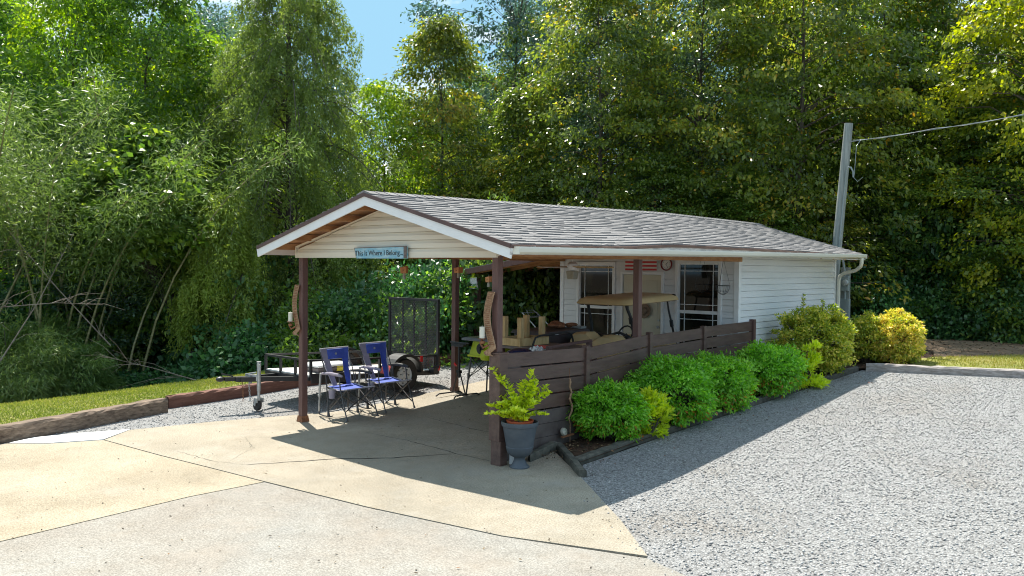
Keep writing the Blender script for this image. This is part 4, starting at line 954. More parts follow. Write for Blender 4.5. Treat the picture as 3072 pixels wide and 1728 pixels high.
litter(520,[(0.8,.6),(.95,2.4),(1.1,4.6),(1.35,8.2),(1.9,8.3),(1.6,4.5),(1.45,2.4),(1.3,.2)],(.8,2,.2,8.3),.0,104,'gravel_leaf_litter','scattered dry leaves on the shaded gravel beside the bed',.035)
litter(5000,[(1.4,9.6),(3.0,11.5),(6,14.5),(9,16),(9,18),(-1,15),(0,12)],(-1,9,9.5,18),.04,105,'wood_edge_litter','dry leaves on the dirt at the edge of the wood',.06)

litter(900,[(-3.7,-8),(3,-8),(3.0,-1.5),(1.0,.2),(0.0,.9),(0,5.8),(-3.7,5.8),(-4.6,-1.9)],(-4.7,3,-8,5.8),.002,106,'slab_leaf_litter','a few bits of dry leaf blown over the concrete',.028)

# loose stones lying on the gravel and spilling over its edges
def stones(n,poly,bx,seed,name,label,lo,hi,zo=-.008):
    rng=np.random.default_rng(seed); x=rng.uniform(bx[0],bx[1],n); y=rng.uniform(bx[2],bx[3],n); k=inpoly(x,y,poly); x=x[k];y=y[k]; m_=len(x)
    base=np.array([(1,0,0),(-1,0,0),(0,1,0),(0,-1,0),(0,0,.75),(0,0,-.75)],float); tri=np.array([(0,2,4),(2,1,4),(1,3,4),(3,0,4),(2,0,5),(1,2,5),(3,1,5),(0,3,5)])
    a=rng.uniform(0,2*PI,m_); sz=rng.uniform(lo,hi,m_)
    jit=1+rng.normal(0,.22,(m_,6,3)); V=base[None]*jit*sz[:,None,None]; V[:,:,0]*=1.25
    tl=rng.normal(0,.35,(m_,2)); V[:,:,2]+=V[:,:,0]*tl[:,:1]+V[:,:,1]*tl[:,1:]
    X=V[:,:,0]*np.cos(a)[:,None]-V[:,:,1]*np.sin(a)[:,None]; Y=V[:,:,0]*np.sin(a)[:,None]+V[:,:,1]*np.cos(a)[:,None]
    V=np.stack([X+x[:,None],Y+y[:,None],V[:,:,2]+(Gn(y)+zo)[:,None]],2).reshape(-1,3)
    F=(tri[None]+6*np.arange(m_)[:,None,None]).reshape(-1,3); v=np.repeat(np.clip(rng.normal(.5,.24,m_),0,1),6)
    o=raw_mesh(name,V,F,LM['stone'],attr=v,ngon=3); tag(o,label,'gravel',kind='stuff')
LM['stone']=leaf_mat('loose_stone',[(0,ga(.17,.165,.16)),(.5,ga(.325,.32,.31)),(1,ga(.47,.46,.445))],trans=0.0,rough=.85,hue=0)
stones(42000,[(0.82,.62),(1.02,4.6),(1.3,8.2),(3.6,8.8),(9,6),(9,-6),(6.0,-4.5),(3.7,-1.9),(2.86,-1.33),(2.2,-.70),(.98,.30)],(.8,9,-6,8.8),301,'gravel_stones','loose crushed stones lying on the gravel drive',.006,.014)
stones(900,[(.9,.34),(2.2,-.70),(2.86,-1.33),(3.7,-1.9),(6,-4.5),(5.8,-4.7),(3.6,-2.1),(2.75,-1.45),(2.05,-.85),(.85,.2)],(.8,6,-5,.4),302,'spilled_stones','small stones spilled from the gravel onto the concrete edge',.004,.011,.003)
stones(7000,[(-4.5,-4.3),(-4.95,-3.2),(-4.7,-1.85),(-4.45,-0.82),(-4.05,0.3),(-3.75,0.9),(-3.7,6),(-5.3,6),(-6.0,2.2),(-6.1,.4),(-5.9,-.8),(-5.4,-2.24),(-5.1,-3.3)],(-6.2,-3.6,-4.3,6),303,'strip_stones','loose stones on the gravel strip under the trailer',.006,.013)
# ------------------------------------------------------------------ objects
M['blue']=mat('royal_blue_fabric',(0.04,0.07,0.34,1),(0.07,0.12,0.48,1),scale=6,rough=0.75,bump=0.2,bscale=200)
M['mauve']=mat('grey_mauve_mesh',(0.25,0.22,0.27,1),(0.34,0.30,0.36,1),scale=7,rough=0.85)
M['grey_trim']=mat('light_grey_binding',(0.40,0.38,0.42,1),(0.52,0.50,0.54,1),scale=8,rough=0.8)
M['tube']=mat('dark_grey_chair_tube',(0.06,0.058,0.06,1),(0.10,0.098,0.10,1),scale=8,rough=0.4,metal=0.4)
M['tire']=mat('tyre_rubber',(0.018,0.016,0.015,1),(0.05,0.044,0.04,1),scale=9,rough=0.85)
M['whitem']=mat('white_painted_metal',(0.60,0.60,0.60,1),(0.74,0.74,0.74,1),scale=5,rough=0.4)
M['red']=mat('red_lens',(0.5,0.012,0.014,1),(0.65,0.03,0.03,1),scale=5,rough=0.25)
M['redcloth']=mat('faded_red_plastic',(0.45,0.05,0.04,1),(0.6,0.10,0.08,1),scale=6,rough=0.6)
M['green_tool']=mat('lime_tool_plastic',(0.40,0.48,0.01,1),(0.52,0.60,0.02,1),scale=4,rough=0.45)
M['grey_top']=mat('grey_cast_table',(0.10,0.11,0.12,1),(0.17,0.18,0.19,1),scale=6,rough=0.4,metal=0.3)
M['ply']=mat('pale_plywood',(0.58,0.56,0.52,1),(0.70,0.68,0.64,1),scale=3,rough=0.7)
M['lumber']=mat('yellow_pine_lumber',(0.42,0.26,0.10,1),(0.66,0.48,0.24,1),scale=4,rough=0.7,bump=0.25,stretch=(3,3,.7))
M['orange_wood']=mat('orange_cedar_wood',(0.45,0.17,0.06,1),(0.60,0.27,0.11,1),scale=9,rough=0.7,stretch=(1,1,.6))
M['cart_tan']=mat('tan_cart_plastic',(0.56,0.41,0.20,1),(0.64,0.48,0.26,1),scale=1.8,rough=0.4)
M['cream']=mat('cream_wax',(0.68,0.65,0.54,1),(0.74,0.71,0.61,1),scale=3,rough=0.5)
M['bronze']=mat('aged_bronze_lattice',(0.22,0.12,0.07,1),(0.46,0.30,0.18,1),scale=30,rough=0.6,metal=0.3)
M['urn']=mat('blue_grey_urn_plastic',(0.060,0.072,0.088,1),(0.10,0.115,0.13,1),scale=4,rough=0.6,bump=0.12,bscale=30)
M['terra']=mat('orange_nursery_pot',(0.50,0.09,0.035,1),(0.60,0.13,0.05,1),scale=4,rough=0.6)
M['charcoal']=mat('charcoal_resin',(0.045,0.036,0.040,1),(0.075,0.06,0.066,1),scale=4,rough=0.45)
M['navy']=mat('navy_glossy_plastic',(0.006,0.010,0.03,1),(0.012,0.02,0.06,1),scale=4,rough=0.15)
M['rag']=mat('rust_coloured_bundle',(0.16,0.055,0.025,1),(0.45,0.20,0.10,1),scale=26,rough=0.9,bump=1.0)
M['paper']=mat('crumpled_white_sheet',(0.35,0.34,0.33,1),(0.80,0.79,0.77,1),scale=22,rough=0.7,bump=0.8)
M['pole']=mat('grey_weathered_pole',(0.18,0.20,0.19,1),(0.34,0.36,0.33,1),scale=5,rough=0.9,bump=0.7,bscale=18,stretch=(5,5,.25))
M['meter_grey']=mat('meter_box_grey',(0.20,0.235,0.235,1),(0.27,0.31,0.305,1),scale=3,rough=0.45)
M['clear']=mat('smoky_clear_jar',(0.30,0.28,0.22,1),(0.45,0.43,0.36,1),scale=8,rough=0.15)
M['straw']=mat('woven_straw',(0.20,0.13,0.085,1),(0.36,0.25,0.17,1),scale=30,rough=0.9,bump=0.6)
M['maroon']=mat('maroon_rim',(0.16,0.012,0.016,1),(0.22,0.02,0.025,1),scale=4,rough=0.3)
M['face']=mat('white_dial',(0.72,0.71,0.68,1),(0.78,0.77,0.75,1),scale=2,rough=0.4)
M['ink']=mat('black_ink',(0.012,0.012,0.014,1),(0.02,0.02,0.022,1),scale=4,rough=0.6)
M['signblue']=mat('painted_sign_blue',(0.12,0.36,0.50,1),(0.42,0.56,0.60,1),scale=5.5,rough=0.6,stretch=(1.4,1,5))
M['flagred']=mat('flag_red_paint',(0.50,0.025,0.03,1),(0.60,0.045,0.05,1),scale=4,rough=0.6)
M['flagwhite']=mat('flag_white_paint',(0.62,0.60,0.56,1),(0.74,0.72,0.69,1),scale=4,rough=0.6)
M['flagblue']=mat('flag_navy_paint',(0.02,0.035,0.09,1),(0.035,0.055,0.14,1),scale=4,rough=0.6)
M['dgrey_wood']=mat('grey_brown_table_wood',(0.10,0.075,0.068,1),(0.18,0.14,0.125,1),scale=5,rough=0.6,bump=0.3,stretch=(1,4,4))

_fcache={}
def text(s,size,m,parent,loc,rot,name='lettering',ext=.0015):
    cu=bpy.data.curves.new(name,'FONT'); cu.body=s; cu.size=size; cu.align_x='CENTER'; cu.align_y='CENTER'; cu.extrude=ext; cu.resolution_u=3
    t=bpy.data.objects.new('tmp',cu); COL.objects.link(t)
    dg=bpy.context.evaluated_depsgraph_get(); dg.update(); me=bpy.data.meshes.new_from_object(t.evaluated_get(dg)); bpy.data.objects.remove(t)
    me.materials.clear(); me.materials.append(m); o=bpy.data.objects.new(name,me); COL.objects.link(o); o.location=loc; o.rotation_euler=rot
    if parent: o.parent=parent
    return o

# --- camp chairs (face +x; origin between the feet)
def make_chair(label):
    t=thing('camp_rocking_chair',label,'chair',(0,0,0),0,'blue folding rocking chairs at the slab edge')
    b=MB()                                                         # seat sling
    n=6
    for i in range(n):
        x0=-.20+.46*i/n; x1=-.20+.46*(i+1)/n; s0=.435-.035*math.sin(PI*i/n); s1=.435-.035*math.sin(PI*(i+1)/n)
        b.hexa([(x0,-.235,s0-.006),(x1,-.245,s1-.006),(x1,.245,s1-.006),(x0,.235,s0-.006),(x0,-.235,s0+.004),(x1,-.245,s1+.004),(x1,.245,s1+.004),(x0,.235,s0+.004)])
    b.build('seat',M['blue'],t)
    b=MB(); b.tube([(-.20,-.24,.437),(.05,-.247,.404),(.26,-.25,.437)],.008,6); b.tube([(-.20,.24,.437),(.05,.247,.404),(.26,.25,.437)],.008,6); b.tube([(.262,-.25,.437),(.262,.25,.437)],.009,6); b.build('seat_binding',M['grey_trim'],t)
    bk=lambda z: -.17-.20*(z-.43)/.53-.02*math.sin(PI*(z-.43)/.53)
    def wing(y0t,y1t,y0b,y1b,m,nm):
        w_=MB(); K=7
        for i in range(K):
            za=.44+.52*i/K; zb=.44+.52*(i+1)/K; fa=i/K; fb_=(i+1)/K
            L0=lambda f:(y0b+(y0t-y0b)*f); L1=lambda f:(y1b+(y1t-y1b)*f)
            xa,xb=bk(za),bk(zb)
            w_.hexa([(xa,L0(fa),za),(xa+.006,L0(fa),za),(xa+.006,L1(fa),za),(xa,L1(fa),za),(xb,L0(fb_),zb),(xb+.006,L0(fb_),zb),(xb+.006,L1(fb_),zb),(xb,L1(fb_),zb)])
        return w_.build(nm,m,t)
    wing(-.25,-.125,-.155,-.085,M['mauve'],'backrest_side'); wing(.125,.25,.085,.155,M['blue'],'backrest_side')
    b=MB(); xa,xb=bk(.815)+.003,bk(.95)+.003; b.hexa([(xa,-.14,.815),(xa+.02,-.14,.815),(xa+.02,.14,.815),(xa,.14,.815),(xb,-.14,.955),(xb+.016,-.14,.955),(xb+.016,.14,.955),(xb,.14,.955)]); b.build('headrest',M['blue'],t,bevel=.006)
    b=MB(); b.tube([(bk(.885)+.021,0,.885),(bk(.885)+.027,0,.885)],.018,12); b.build('badge',M['steel'],t)
    b=MB(); b.tube([(bk(.965),-.255,.965),(bk(.965),.255,.968)],.011,6); b.tube([(bk(.965),-.252,.965),(bk(.8),-.24,.80),(bk(.44),-.165,.45)],.007,5); b.tube([(bk(.965),.252,.965),(bk(.8),.24,.80),(bk(.44),.165,.45)],.007,5); b.build('back_binding',M['grey_trim'],t)
    for s in (-1,1):
        b=MB(); b.tube([(-.30,s*.262,.615),(-.1,s*.27,.635),(.10,s*.27,.628),(.17,s*.262,.618)],[.018,.024,.024,.014],8); b.build('armrest',M['mauve'] if s<0 else M['blackm'],t,smooth=True)
        b=MB(); b.tube([(-.335,s*.262,.62),(-.345,s*.262,.55),(-.36,s*.262,.30)],.016,8); b.tube([(-.36,s*.262,.31),(-.36,s*.262,.28)],.027,10); b.tube([(-.36,s*.262,.30),(-.375,s*.262,.06)],.012,8); b.build('rear_leg',M['steel'] if s<0 else M['tube'],t,smooth=True)
        b=MB(); b.tube([(-.375,s*.262,.06),(-.36,s*.262,.022),(-.25,s*.262,.010),(-.12,s*.262,.012),(-.05,s*.262,.03)],.009,6); b.tube([(-.14,s*.262,.012),(-.145,s*.262,.10),(-.19,s*.262,.44),(-.21,s*.262,.60)],.010,6); b.tube([(-.155,s*.262,.14),(-.14,s*.262,.015)],[.010,.022],8); b.build('rocker',M['tube'],t)
        b=MB(); b.tube([(.10,s*.262,.62),(.13,s*.265,.44),(.30,s*.275,.012)],.010,6); b.tube([(.288,s*.274,.045),(.305,s*.275,0)],[.012,.018],8); b.build('front_leg',M['tube'],t)
        b=MB(); b.tube([(-.16,s*.25,.10),(.25,s*.245,.43)],.008,5); b.tube([(.255,s*.26,.11),(-.20,s*.245,.435)],.008,5); b.tube([(-.20,s*.245,.435),(-.24,s*.25,.62),(bk(.93)-.01,s*.25,.95)],.008,5); b.build('side_brace',M['tube'],t)
    b=MB(); b.tube([(.25,-.25,.13),(.24,.24,.43)],.008,5); b.tube([(.25,.25,.13),(.24,-.24,.43)],.008,5); b.tube([(-.19,-.25,.13),(-.2,.24,.43)],.008,5); b.tube([(-.19,.25,.13),(-.2,-.24,.43)],.008,5); b.build('cross_brace',M['black'],t)
    b=MB(); b.lathe([(.0,.30),(.042,.30),(.050,.42),(.044,.42),(.036,.31),(.0,.305)],12,(.02,-.325,0),cap=False); cu=b.build('cup_holder',M['mauve'],t,smooth=True)
    b=MB(); b.tube([(-.12,-.27,.44),(.10,-.34,.44),(.14,-.28,.44)],.007,5); b.tube([(.02+.05*math.cos(a),-.325+.05*math.sin(a),.425) for a in [i*PI/6 for i in range(13)]],.005,5,cap=False); b.build('rim',M['steel'],cu)
    return t
c1=make_chair('blue camp rocking chair nearest the front left post, cup pouch on its near arm')
c1.location=(-3.41,.70,G(.7)); c2=copy_tree(c1); c2.location=(-3.37,1.38,G(1.38)+.004); c2.rotation_euler=(0,0,-.03)
c2['label']='second blue camp rocking chair, standing farther back beside the trailer wheel'

# --- utility trailer, origin on the ground under the near rear corner
TR=thing('utility_trailer','black open utility trailer with its mesh ramp standing upright','trailer',(0,0,0))
xN,xF=-4.30,-5.52; yR,yF=3.22,.66
dz=lambda y: .385+(yR-y)*.055      # deck height, nose up on the jack
tz=lambda y: .635+(yR-y)*.045
b=MB(); b.hexa([(xF,yF,dz(yF)-.02),(xN,yF,dz(yF)-.02),(xN,yR,dz(yR)-.02),(xF,yR,dz(yR)-.02),(xF,yF,dz(yF)),(xN,yF,dz(yF)),(xN,yR,dz(yR)),(xF,yR,dz(yR))]); b.build('deck',M['ply'],TR)
b=MB()
for x in (xN,xF): b.bar((x,yF,dz(yF)-.045),(x,yR,dz(yR)-.045),.05,.07)
for y in (yF,1.3,2.0,2.6,yR): b.bar((xF+.025,y,dz(y)-.052),(xN-.025,y,dz(y)-.052),.05,.05)
b.bar((xN-.1,1.3,dz(1.3)-.07),(-4.93,-.22,.49),.055,.07); b.bar((xF+.1,1.3,dz(1.3)-.07),(-4.90,-.20,.49),.055,.07)
b.build('frame',M['black'],TR)
b=MB()
for x in (xN,xF): b.bar((x,yF,tz(yF)),(x,yR,tz(yR)),.04,.03)
b.bar((xF,yF,tz(yF)),(xN,yF,tz(yF)),.04,.03); b.bar((xN,yR-.02,tz(yR)),(xN,yR+.10,tz(yR)),.035,.03)
b.build('top_rail',M['black'],TR)
for (x,y) in ((xN,yF),(xF,yF),(xN,1.32),(xF,1.32),(xN,2.0),(xF,2.0),(xN,2.75),(xF,2.75),(-4.7,yF),(-5.1,yF),(xN,yR),(xF,yR)):
    b=MB(); b.bar((x,y,dz(y)-.02),(x,y,tz(y)-.012),.035,.035,up=(0,1,0)); b.build('rail_post',M['black'],TR)
b=MB(); b.prism([(-.0,-.16),(.0,.18),(.0,.18)],'x',0,0) if False else None
b.bar((xN+.02,yF,dz(yF)-.045),(xN+.02,1.35,dz(1.35)-.045),.012,.15); b.build('side_plate',M['black'],TR)
# wheels
def wheel(x,y,s):
    z=G(y)+.292; w_=MB(); R=.295
    prof=[(.165,-.06),(.20,-.085),(.262,-.088),(.283,-.06),(.285,0),(.283,.06),(.262,.088),(.20,.085),(.165,.06)]
    w_.lathe(prof,36,cap=False); w_.xf(Matrix.Translation((x,y,z))@Matrix.Rotation(PI/2,4,'Y')); wh=w_.build('wheel',M['tire'],TR,smooth=True)
    r=MB(); r.lathe([(.17,.055),(.165,.03),(.12,.020),(.10,.045),(.045,.05),(.04,.075),(0.001,.078)],28,cap=False); r.lathe([(.168,-.055),(.168,.055)],28,cap=False)
    r.lathe([(.168,-.02),(.001,-.02)],28,cap=False)
    r.xf(Matrix.Translation((x,y,z))@Matrix.Rotation(PI/2*s,4,'Y')); r.build('rim',M['whitem'],wh,smooth=True)
    k=MB()
    for i in range(5):
        a=2*PI*i/5+.3; k.tube([(x+s*.036,y+.07*math.cos(a),z+.07*math.sin(a)),(x+s*.056,y+.07*math.cos(a),z+.07*math.sin(a))],.011,6)
    for i in range(8):
        a=2*PI*i/8; k.tube([(x+s*.022,y+.125*math.cos(a),z+.125*math.sin(a)),(x+s*.032,y+.125*math.cos(a),z+.125*math.sin(a))],.012,6)
    k.build('wheel_nut',M['blackm'],wh)
wheel(-4.13,2.33,1); wheel(-5.70,2.33,-1)
for (xa,xb) in ((-4.27,-4.00),(-5.83,-5.56)):
    f=MB(); zc=G(2.4)+.29; K=14; rr=.355
    for i in range(K):
        a0=PI*(.02+.96*i/K); a1=PI*(.02+.96*(i+1)/K)
        p=lambda a,r,x:(x,2.33+r*math.cos(a),zc+r*math.sin(a)*.98)
        f.hexa([p(a0,rr,xa),p(a0,rr,xb),p(a1,rr,xb),p(a1,rr,xa),p(a0,rr+.012,xa),p(a0,rr+.012,xb),p(a1,rr+.012,xb),p(a1,rr+.012,xa)])
        f.hexa([p(a0,rr-.035,xb-.006),p(a0,rr-.035,xb),p(a1,rr-.035,xb),p(a1,rr-.035,xb-.006),p(a0,rr,xb-.006),p(a0,rr,xb),p(a1,rr,xb),p(a1,rr,xb-.006)])
    f.build('fender',M['black'],TR)
f=MB(); p=lambda a,r,x:(x,2.33+r*math.cos(a),zc+r*math.sin(a)*.98)
for i in range(3):
    a0=PI*(.80+.05*i); a1=a0+PI*.05; f.hexa([p(a0,.367,-4.24),p(a0,.367,-4.03),p(a1,.367,-4.03),p(a1,.367,-4.24),p(a0,.373,-4.24),p(a0,.373,-4.03),p(a1,.373,-4.03),p(a1,.373,-4.24)])
f.build('reflector',M['redcloth'],TR)
b=MB(); b.tube([(-4.245,yR+.0,.42),(-4.245,yR+.05,.42)],.052,16); b.build('tail_light',M['red'],TR,smooth=True)
b=MB(); b.box(-4.30,3.10,.34,-4.18,3.20,.44); b.tube([(-4.2,3.14,.46),(-4.15,3.20,.46)],.03,8); b.build('light_bracket',M['black'],TR)
b=MB(); b.box(-4.275,2.86,.555,-4.262,2.92,.655); b.build('marker_light',M['red'],TR)
# ramp
ry=yR+.06; z0=dz(yR)-.06; z1=1.60
b=MB()
for x in (xN+.03,xF-.03): b.bar((x,ry,z0),(x,ry+.0,z1),.045,.04,up=(0,1,0))
b.bar((xF-.05,ry,z1),(xN+.05,ry,z1),.05,.045); b.bar((xF-.03,ry,z0),(xN+.03,ry,z0),.045,.045)
for k in (1,2,3): x=xF+(xN-xF)*k/4; b.bar((x,ry+.02,z0),(x,ry+.02,z1),.03,.03,up=(0,1,0))
b.build('ramp_frame',M['black'],TR)
V=[];Fq=[]; w0,w1=xF,xN; h0,h1=z0+.02,z1-.02; dxm,dzm=.058,.030; th=.013
nxm=int((w1-w0)/dxm); nzm=int((h1-h0)/dzm)
for i in range(nxm+1):
    for j in range(nzm+1):
        cx=w0+dxm*(i+.5*(j%2)); cz=h0+dzm*j
        if cx>w1 or cz+dzm>h1: continue
        for s in (-1,1):
            ex=cx+s*dxm/2; ez=cz+dzm
            if ex<w0 or ex>w1: continue
            n0=len(V); t=th/2
            V += [(cx,ry-.003,cz-t),(cx,ry-.003,cz+t),(ex,ry-.003,ez+t),(ex,ry-.003,ez-t),(cx,ry+.004,cz-t),(cx,ry+.004,cz+t),(ex,ry+.004,ez+t),(ex,ry+.004,ez-t)]
            Fq += [(n0,n0+1,n0+2,n0+3),(n0+4,n0+7,n0+6,n0+5),(n0+1,n0+5,n0+6,n0+2),(n0,n0+3,n0+7,n0+4)]
M['mesh_steel']=mat('worn_black_mesh',(0.05,0.05,0.052,1),(0.11,0.11,0.112,1),scale=6,rough=0.35,metal=0.5)
raw_mesh('ramp_mesh',np.array(V),np.array(Fq),M['mesh_steel'],TR)
# coupler, jack, chains
b=MB(); b.bar((-4.93,-.02,.49),(-5.03,-.34,.495),.07,.06); b.ball((-5.05,-.40,.50),(.05,.07,.04)); b.bar((-5.0,-.22,.53),(-5.06,-.38,.58),.012,.02); b.build('coupler',M['black'],TR)
b=MB(); b.box(-4.99,-.03,.44,-4.86,.06,.545); b.bar((-4.93,.0,.50),(-4.80,.07,.50),.04,.09); b.tube([(-4.95,-.05,.55),(-4.88,.09,.57)],.012,6); b.tube([(-4.92,.02,.46),(-4.92,.02,.41)],.025,8); b.build('jack_bracket',M['steel'],TR)
b=MB(); b.tube([(-4.79,.08,.74),(-4.79,.08,.30)],.030,14); b.tube([(-4.79,.08,.32),(-4.79,.08,.16)],.022,12); b.tube([(-4.79,.08,.745),(-4.79,.08,.735)],.034,14); b.tube([(-4.79,.08,.70),(-4.72,.05,.70),(-4.72,.05,.62)],.009,6); b.box(-4.83,.02,.13,-4.75,.035,.20); b.box(-4.83,.125,.13,-4.75,.14,.20); b.bar((-4.79,.027,.18),(-4.83,.027,.085),.05,.01,up=(0,1,0)); b.bar((-4.79,.133,.18),(-4.83,.133,.085),.05,.01,up=(0,1,0)); b.build('jack',M['steel'],TR,smooth=True)
b=MB(); b.lathe([(.02,-.028),(.078,-.028),(.088,-.012),(.088,.012),(.078,.028),(.02,.028)],22,cap=True); b.xf(Matrix.Translation((-4.83,.08,.088))@Matrix.Rotation(PI/2,4,'X')); b.build('jack_wheel',M['tire'],TR,smooth=True)
for (x,y,m_) in ((-5.02,-.06,'rust'),(-4.90,-.02,'steel')):
    b=MB(); 
    for i in range(9):
        z=.45-.036*i; b.tube([(x+.012*math.cos(a)*(i%2)+.004*i%2,y+.012*math.cos(a)*((i+1)%2),z+.021*math.sin(a)) for a in [q*PI/4 for q in range(9)]],.004,4,cap=False)
    b.build('safety_chain',M[m_],TR)
# storage tote on the trailer
t=thing('storage_tote','dark storage tote with white lid and yellow label riding on the trailer deck','box',(0,0,0))
b=MB(); z=dz(1.25); b.hexa([(-4.98,.98,z+.002),(-4.55,.98,z+.002),(-4.55,1.55,z+.002),(-4.98,1.55,z+.002),(-5.0,.96,z+.10),(-4.53,.96,z+.10),(-4.53,1.57,z+.10),(-5.0,1.57,z+.10)]); b.build('tub',M['charcoal'],t,bevel=.02)
b=MB(); b.hexa([(-5.02,.94,z+.10),(-4.51,.94,z+.10),(-4.51,1.59,z+.10),(-5.02,1.59,z+.10),(-4.99,.97,z+.15),(-4.54,.97,z+.15),(-4.54,1.56,z+.15),(-4.99,1.56,z+.15)]); b.build('lid',M['whitem'],t,bevel=.025)
M['yellow']=mat('yellow_label',(0.60,0.50,0.02,1),(0.68,0.58,0.04,1),scale=4,rough=0.5)
b=MB(); b.box(-4.541,1.32,z+.02,-4.535,1.44,z+.095); b.build('label_plate',M['yellow'],t)

# --- roller stand
t=thing('roller_stand','black folding roller stand with red lock lever, legs on bent floor bars','stand',(0,0,0))
cx,cy,cz=-3.13,2.66,G(2.66)
b=MB(); b.tube([(cx,cy,cz+.30),(cx,cy,cz+.80)],.020,8); b.build('pole',M['black'],t)
b=MB(); b.box(cx-.035,cy-.035,cz+.37,cx+.035,cy+.035,cz+.42); b.build('hub',M['blackm'],t,bevel=.004)
b=MB(); b.hexa([(cx-.13,cy-.05,cz+.80),(cx+.13,cy-.05,cz+.80),(cx+.13,cy+.05,cz+.80),(cx-.13,cy+.05,cz+.80),(cx-.14,cy-.05,cz+.84),(cx+.14,cy-.05,cz+.84),(cx+.14,cy+.05,cz+.84),(cx-.14,cy+.05,cz+.84)]); b.tube([(cx-.20,cy,cz+.862),(cx+.22,cy,cz+.862)],.014,10); b.bar((cx-.16,cy,cz+.84),(cx+.16,cy,cz+.84),.03,.035); b.build('roller_head',M['black'],t)
b=MB(); b.bar((cx-.08,cy-.03,cz+.53),(cx-.03,cy-.03,cz+.49),.02,.03); b.build('lock_lever',M['red'],t)
for s in (-1,1):
    b=MB(); b.tube([(cx+s*.02,cy-.0,cz+.39),(cx+s*.16,cy-.02*s,cz+.055)],.011,7); b.build('leg',M['black'],t)
    b=MB(); ex=cx+s*.17; b.tube([(ex-.02,cy-.26,cz+.01),(ex-.02,cy-.22,cz+.045),(ex,cy+.0,cz+.048),(ex+.02,cy+.22,cz+.045),(ex+.03,cy+.27,cz+.01)] if s>0 else [(ex-.05,cy-.30,cz+.01),(ex-.03,cy-.25,cz+.045),(ex,cy-.02,cz+.048),(ex+.02,cy+.18,cz+.045),(ex+.02,cy+.23,cz+.01)],.012,7); b.build('foot_bar',M['black'],t)
# --- table saw on a folding stand
t=thing('table_saw','lime green portable table saw on a black folding X stand','table saw',(0,0,0))
sx,sy,sz=-2.72,2.95,G(2.95)
b=MB(); b.hexa([(sx-.26,sy-.22,sz+.60),(sx+.26,sy-.22,sz+.60),(sx+.26,sy+.22,sz+.60),(sx-.26,sy+.22,sz+.60),(sx-.20,sy-.18,sz+.82),(sx+.20,sy-.18,sz+.82),(sx+.20,sy+.18,sz+.82),(sx-.20,sy+.18,sz+.82)]); b.box(sx-.28,sy-.24,sz+.575,sx+.28,sy+.24,sz+.605); b.lathe([(.001,.0),(.10,.0),(.12,.06),(.09,.14),(.001,.17)],16,(sx+.14,sy-.22,sz+.55)); b.build('body',M['green_tool'],t,bevel=.008)
b=MB(); b.box(sx-.34,sy-.27,sz+.83,sx+.34,sy+.27,sz+.855); b.box(sx-.36,sy-.29,sz+.81,sx+.36,sy-.275,sz+.845); b.build('table_top',M['grey_top'],t,bevel=.003)
b=MB(); b.box(sx+.08,sy-.24,sz+.856,sx+.105,sy+.24,sz+.92); b.build('fence_guide',M['steel'],t)
b=MB(); 
for i in range(5): b.box(sx-.05+.018*i,sy-.204,sz+.73,sx-.042+.018*i,sy-.196,sz+.80)
b.build('vent',M['blackm'],t)
b=MB(); b.lathe([(.02,-.02),(.075,-.02),(.075,-.005),(.03,.0),(.03,.02)],16); b.xf(Matrix.Translation((sx+.0,sy-.25,sz+.70))@Matrix.Rotation(PI/2,4,'X')); b.build('hand_wheel',M['blackm'],t)
LG=[(sx-.30,sy-.24),(sx+.30,sy-.24),(sx+.30,sy+.24),(sx-.30,sy+.24)]; LT=[(sx-.23,sy-.20),(sx+.23,sy-.20),(sx+.23,sy+.20),(sx-.23,sy+.20)]
for (a,c) in zip(LT,LG):
    b=MB(); b.tube([(a[0],a[1],sz+.57),(c[0],c[1],sz)],.014,7); b.tube([((a[0]+c[0])/2,(a[1]+c[1])/2,sz+.33),((a[0]+c[0])/2,(a[1]+c[1])/2,sz+.26)],.022,7); b.build('leg',M['tube'],t)
for i in range(4):
    j=(i+1)%4; b=MB()
    mi=Vector(((LT[i][0]+LG[i][0])/2,(LT[i][1]+LG[i][1])/2,sz+.27)); mj=Vector(((LT[j][0]+LG[j][0])/2,(LT[j][1]+LG[j][1])/2,sz+.27))
    b.tube([mi,(LT[j][0],LT[j][1],sz+.55)],.007,5); b.tube([mj,(LT[i][0],LT[i][1],sz+.55)],.007,5); b.build('brace',M['tube'],t)

t.scale=(1,1,1.10); t.location=(0,0,-G(2.95)*.10)
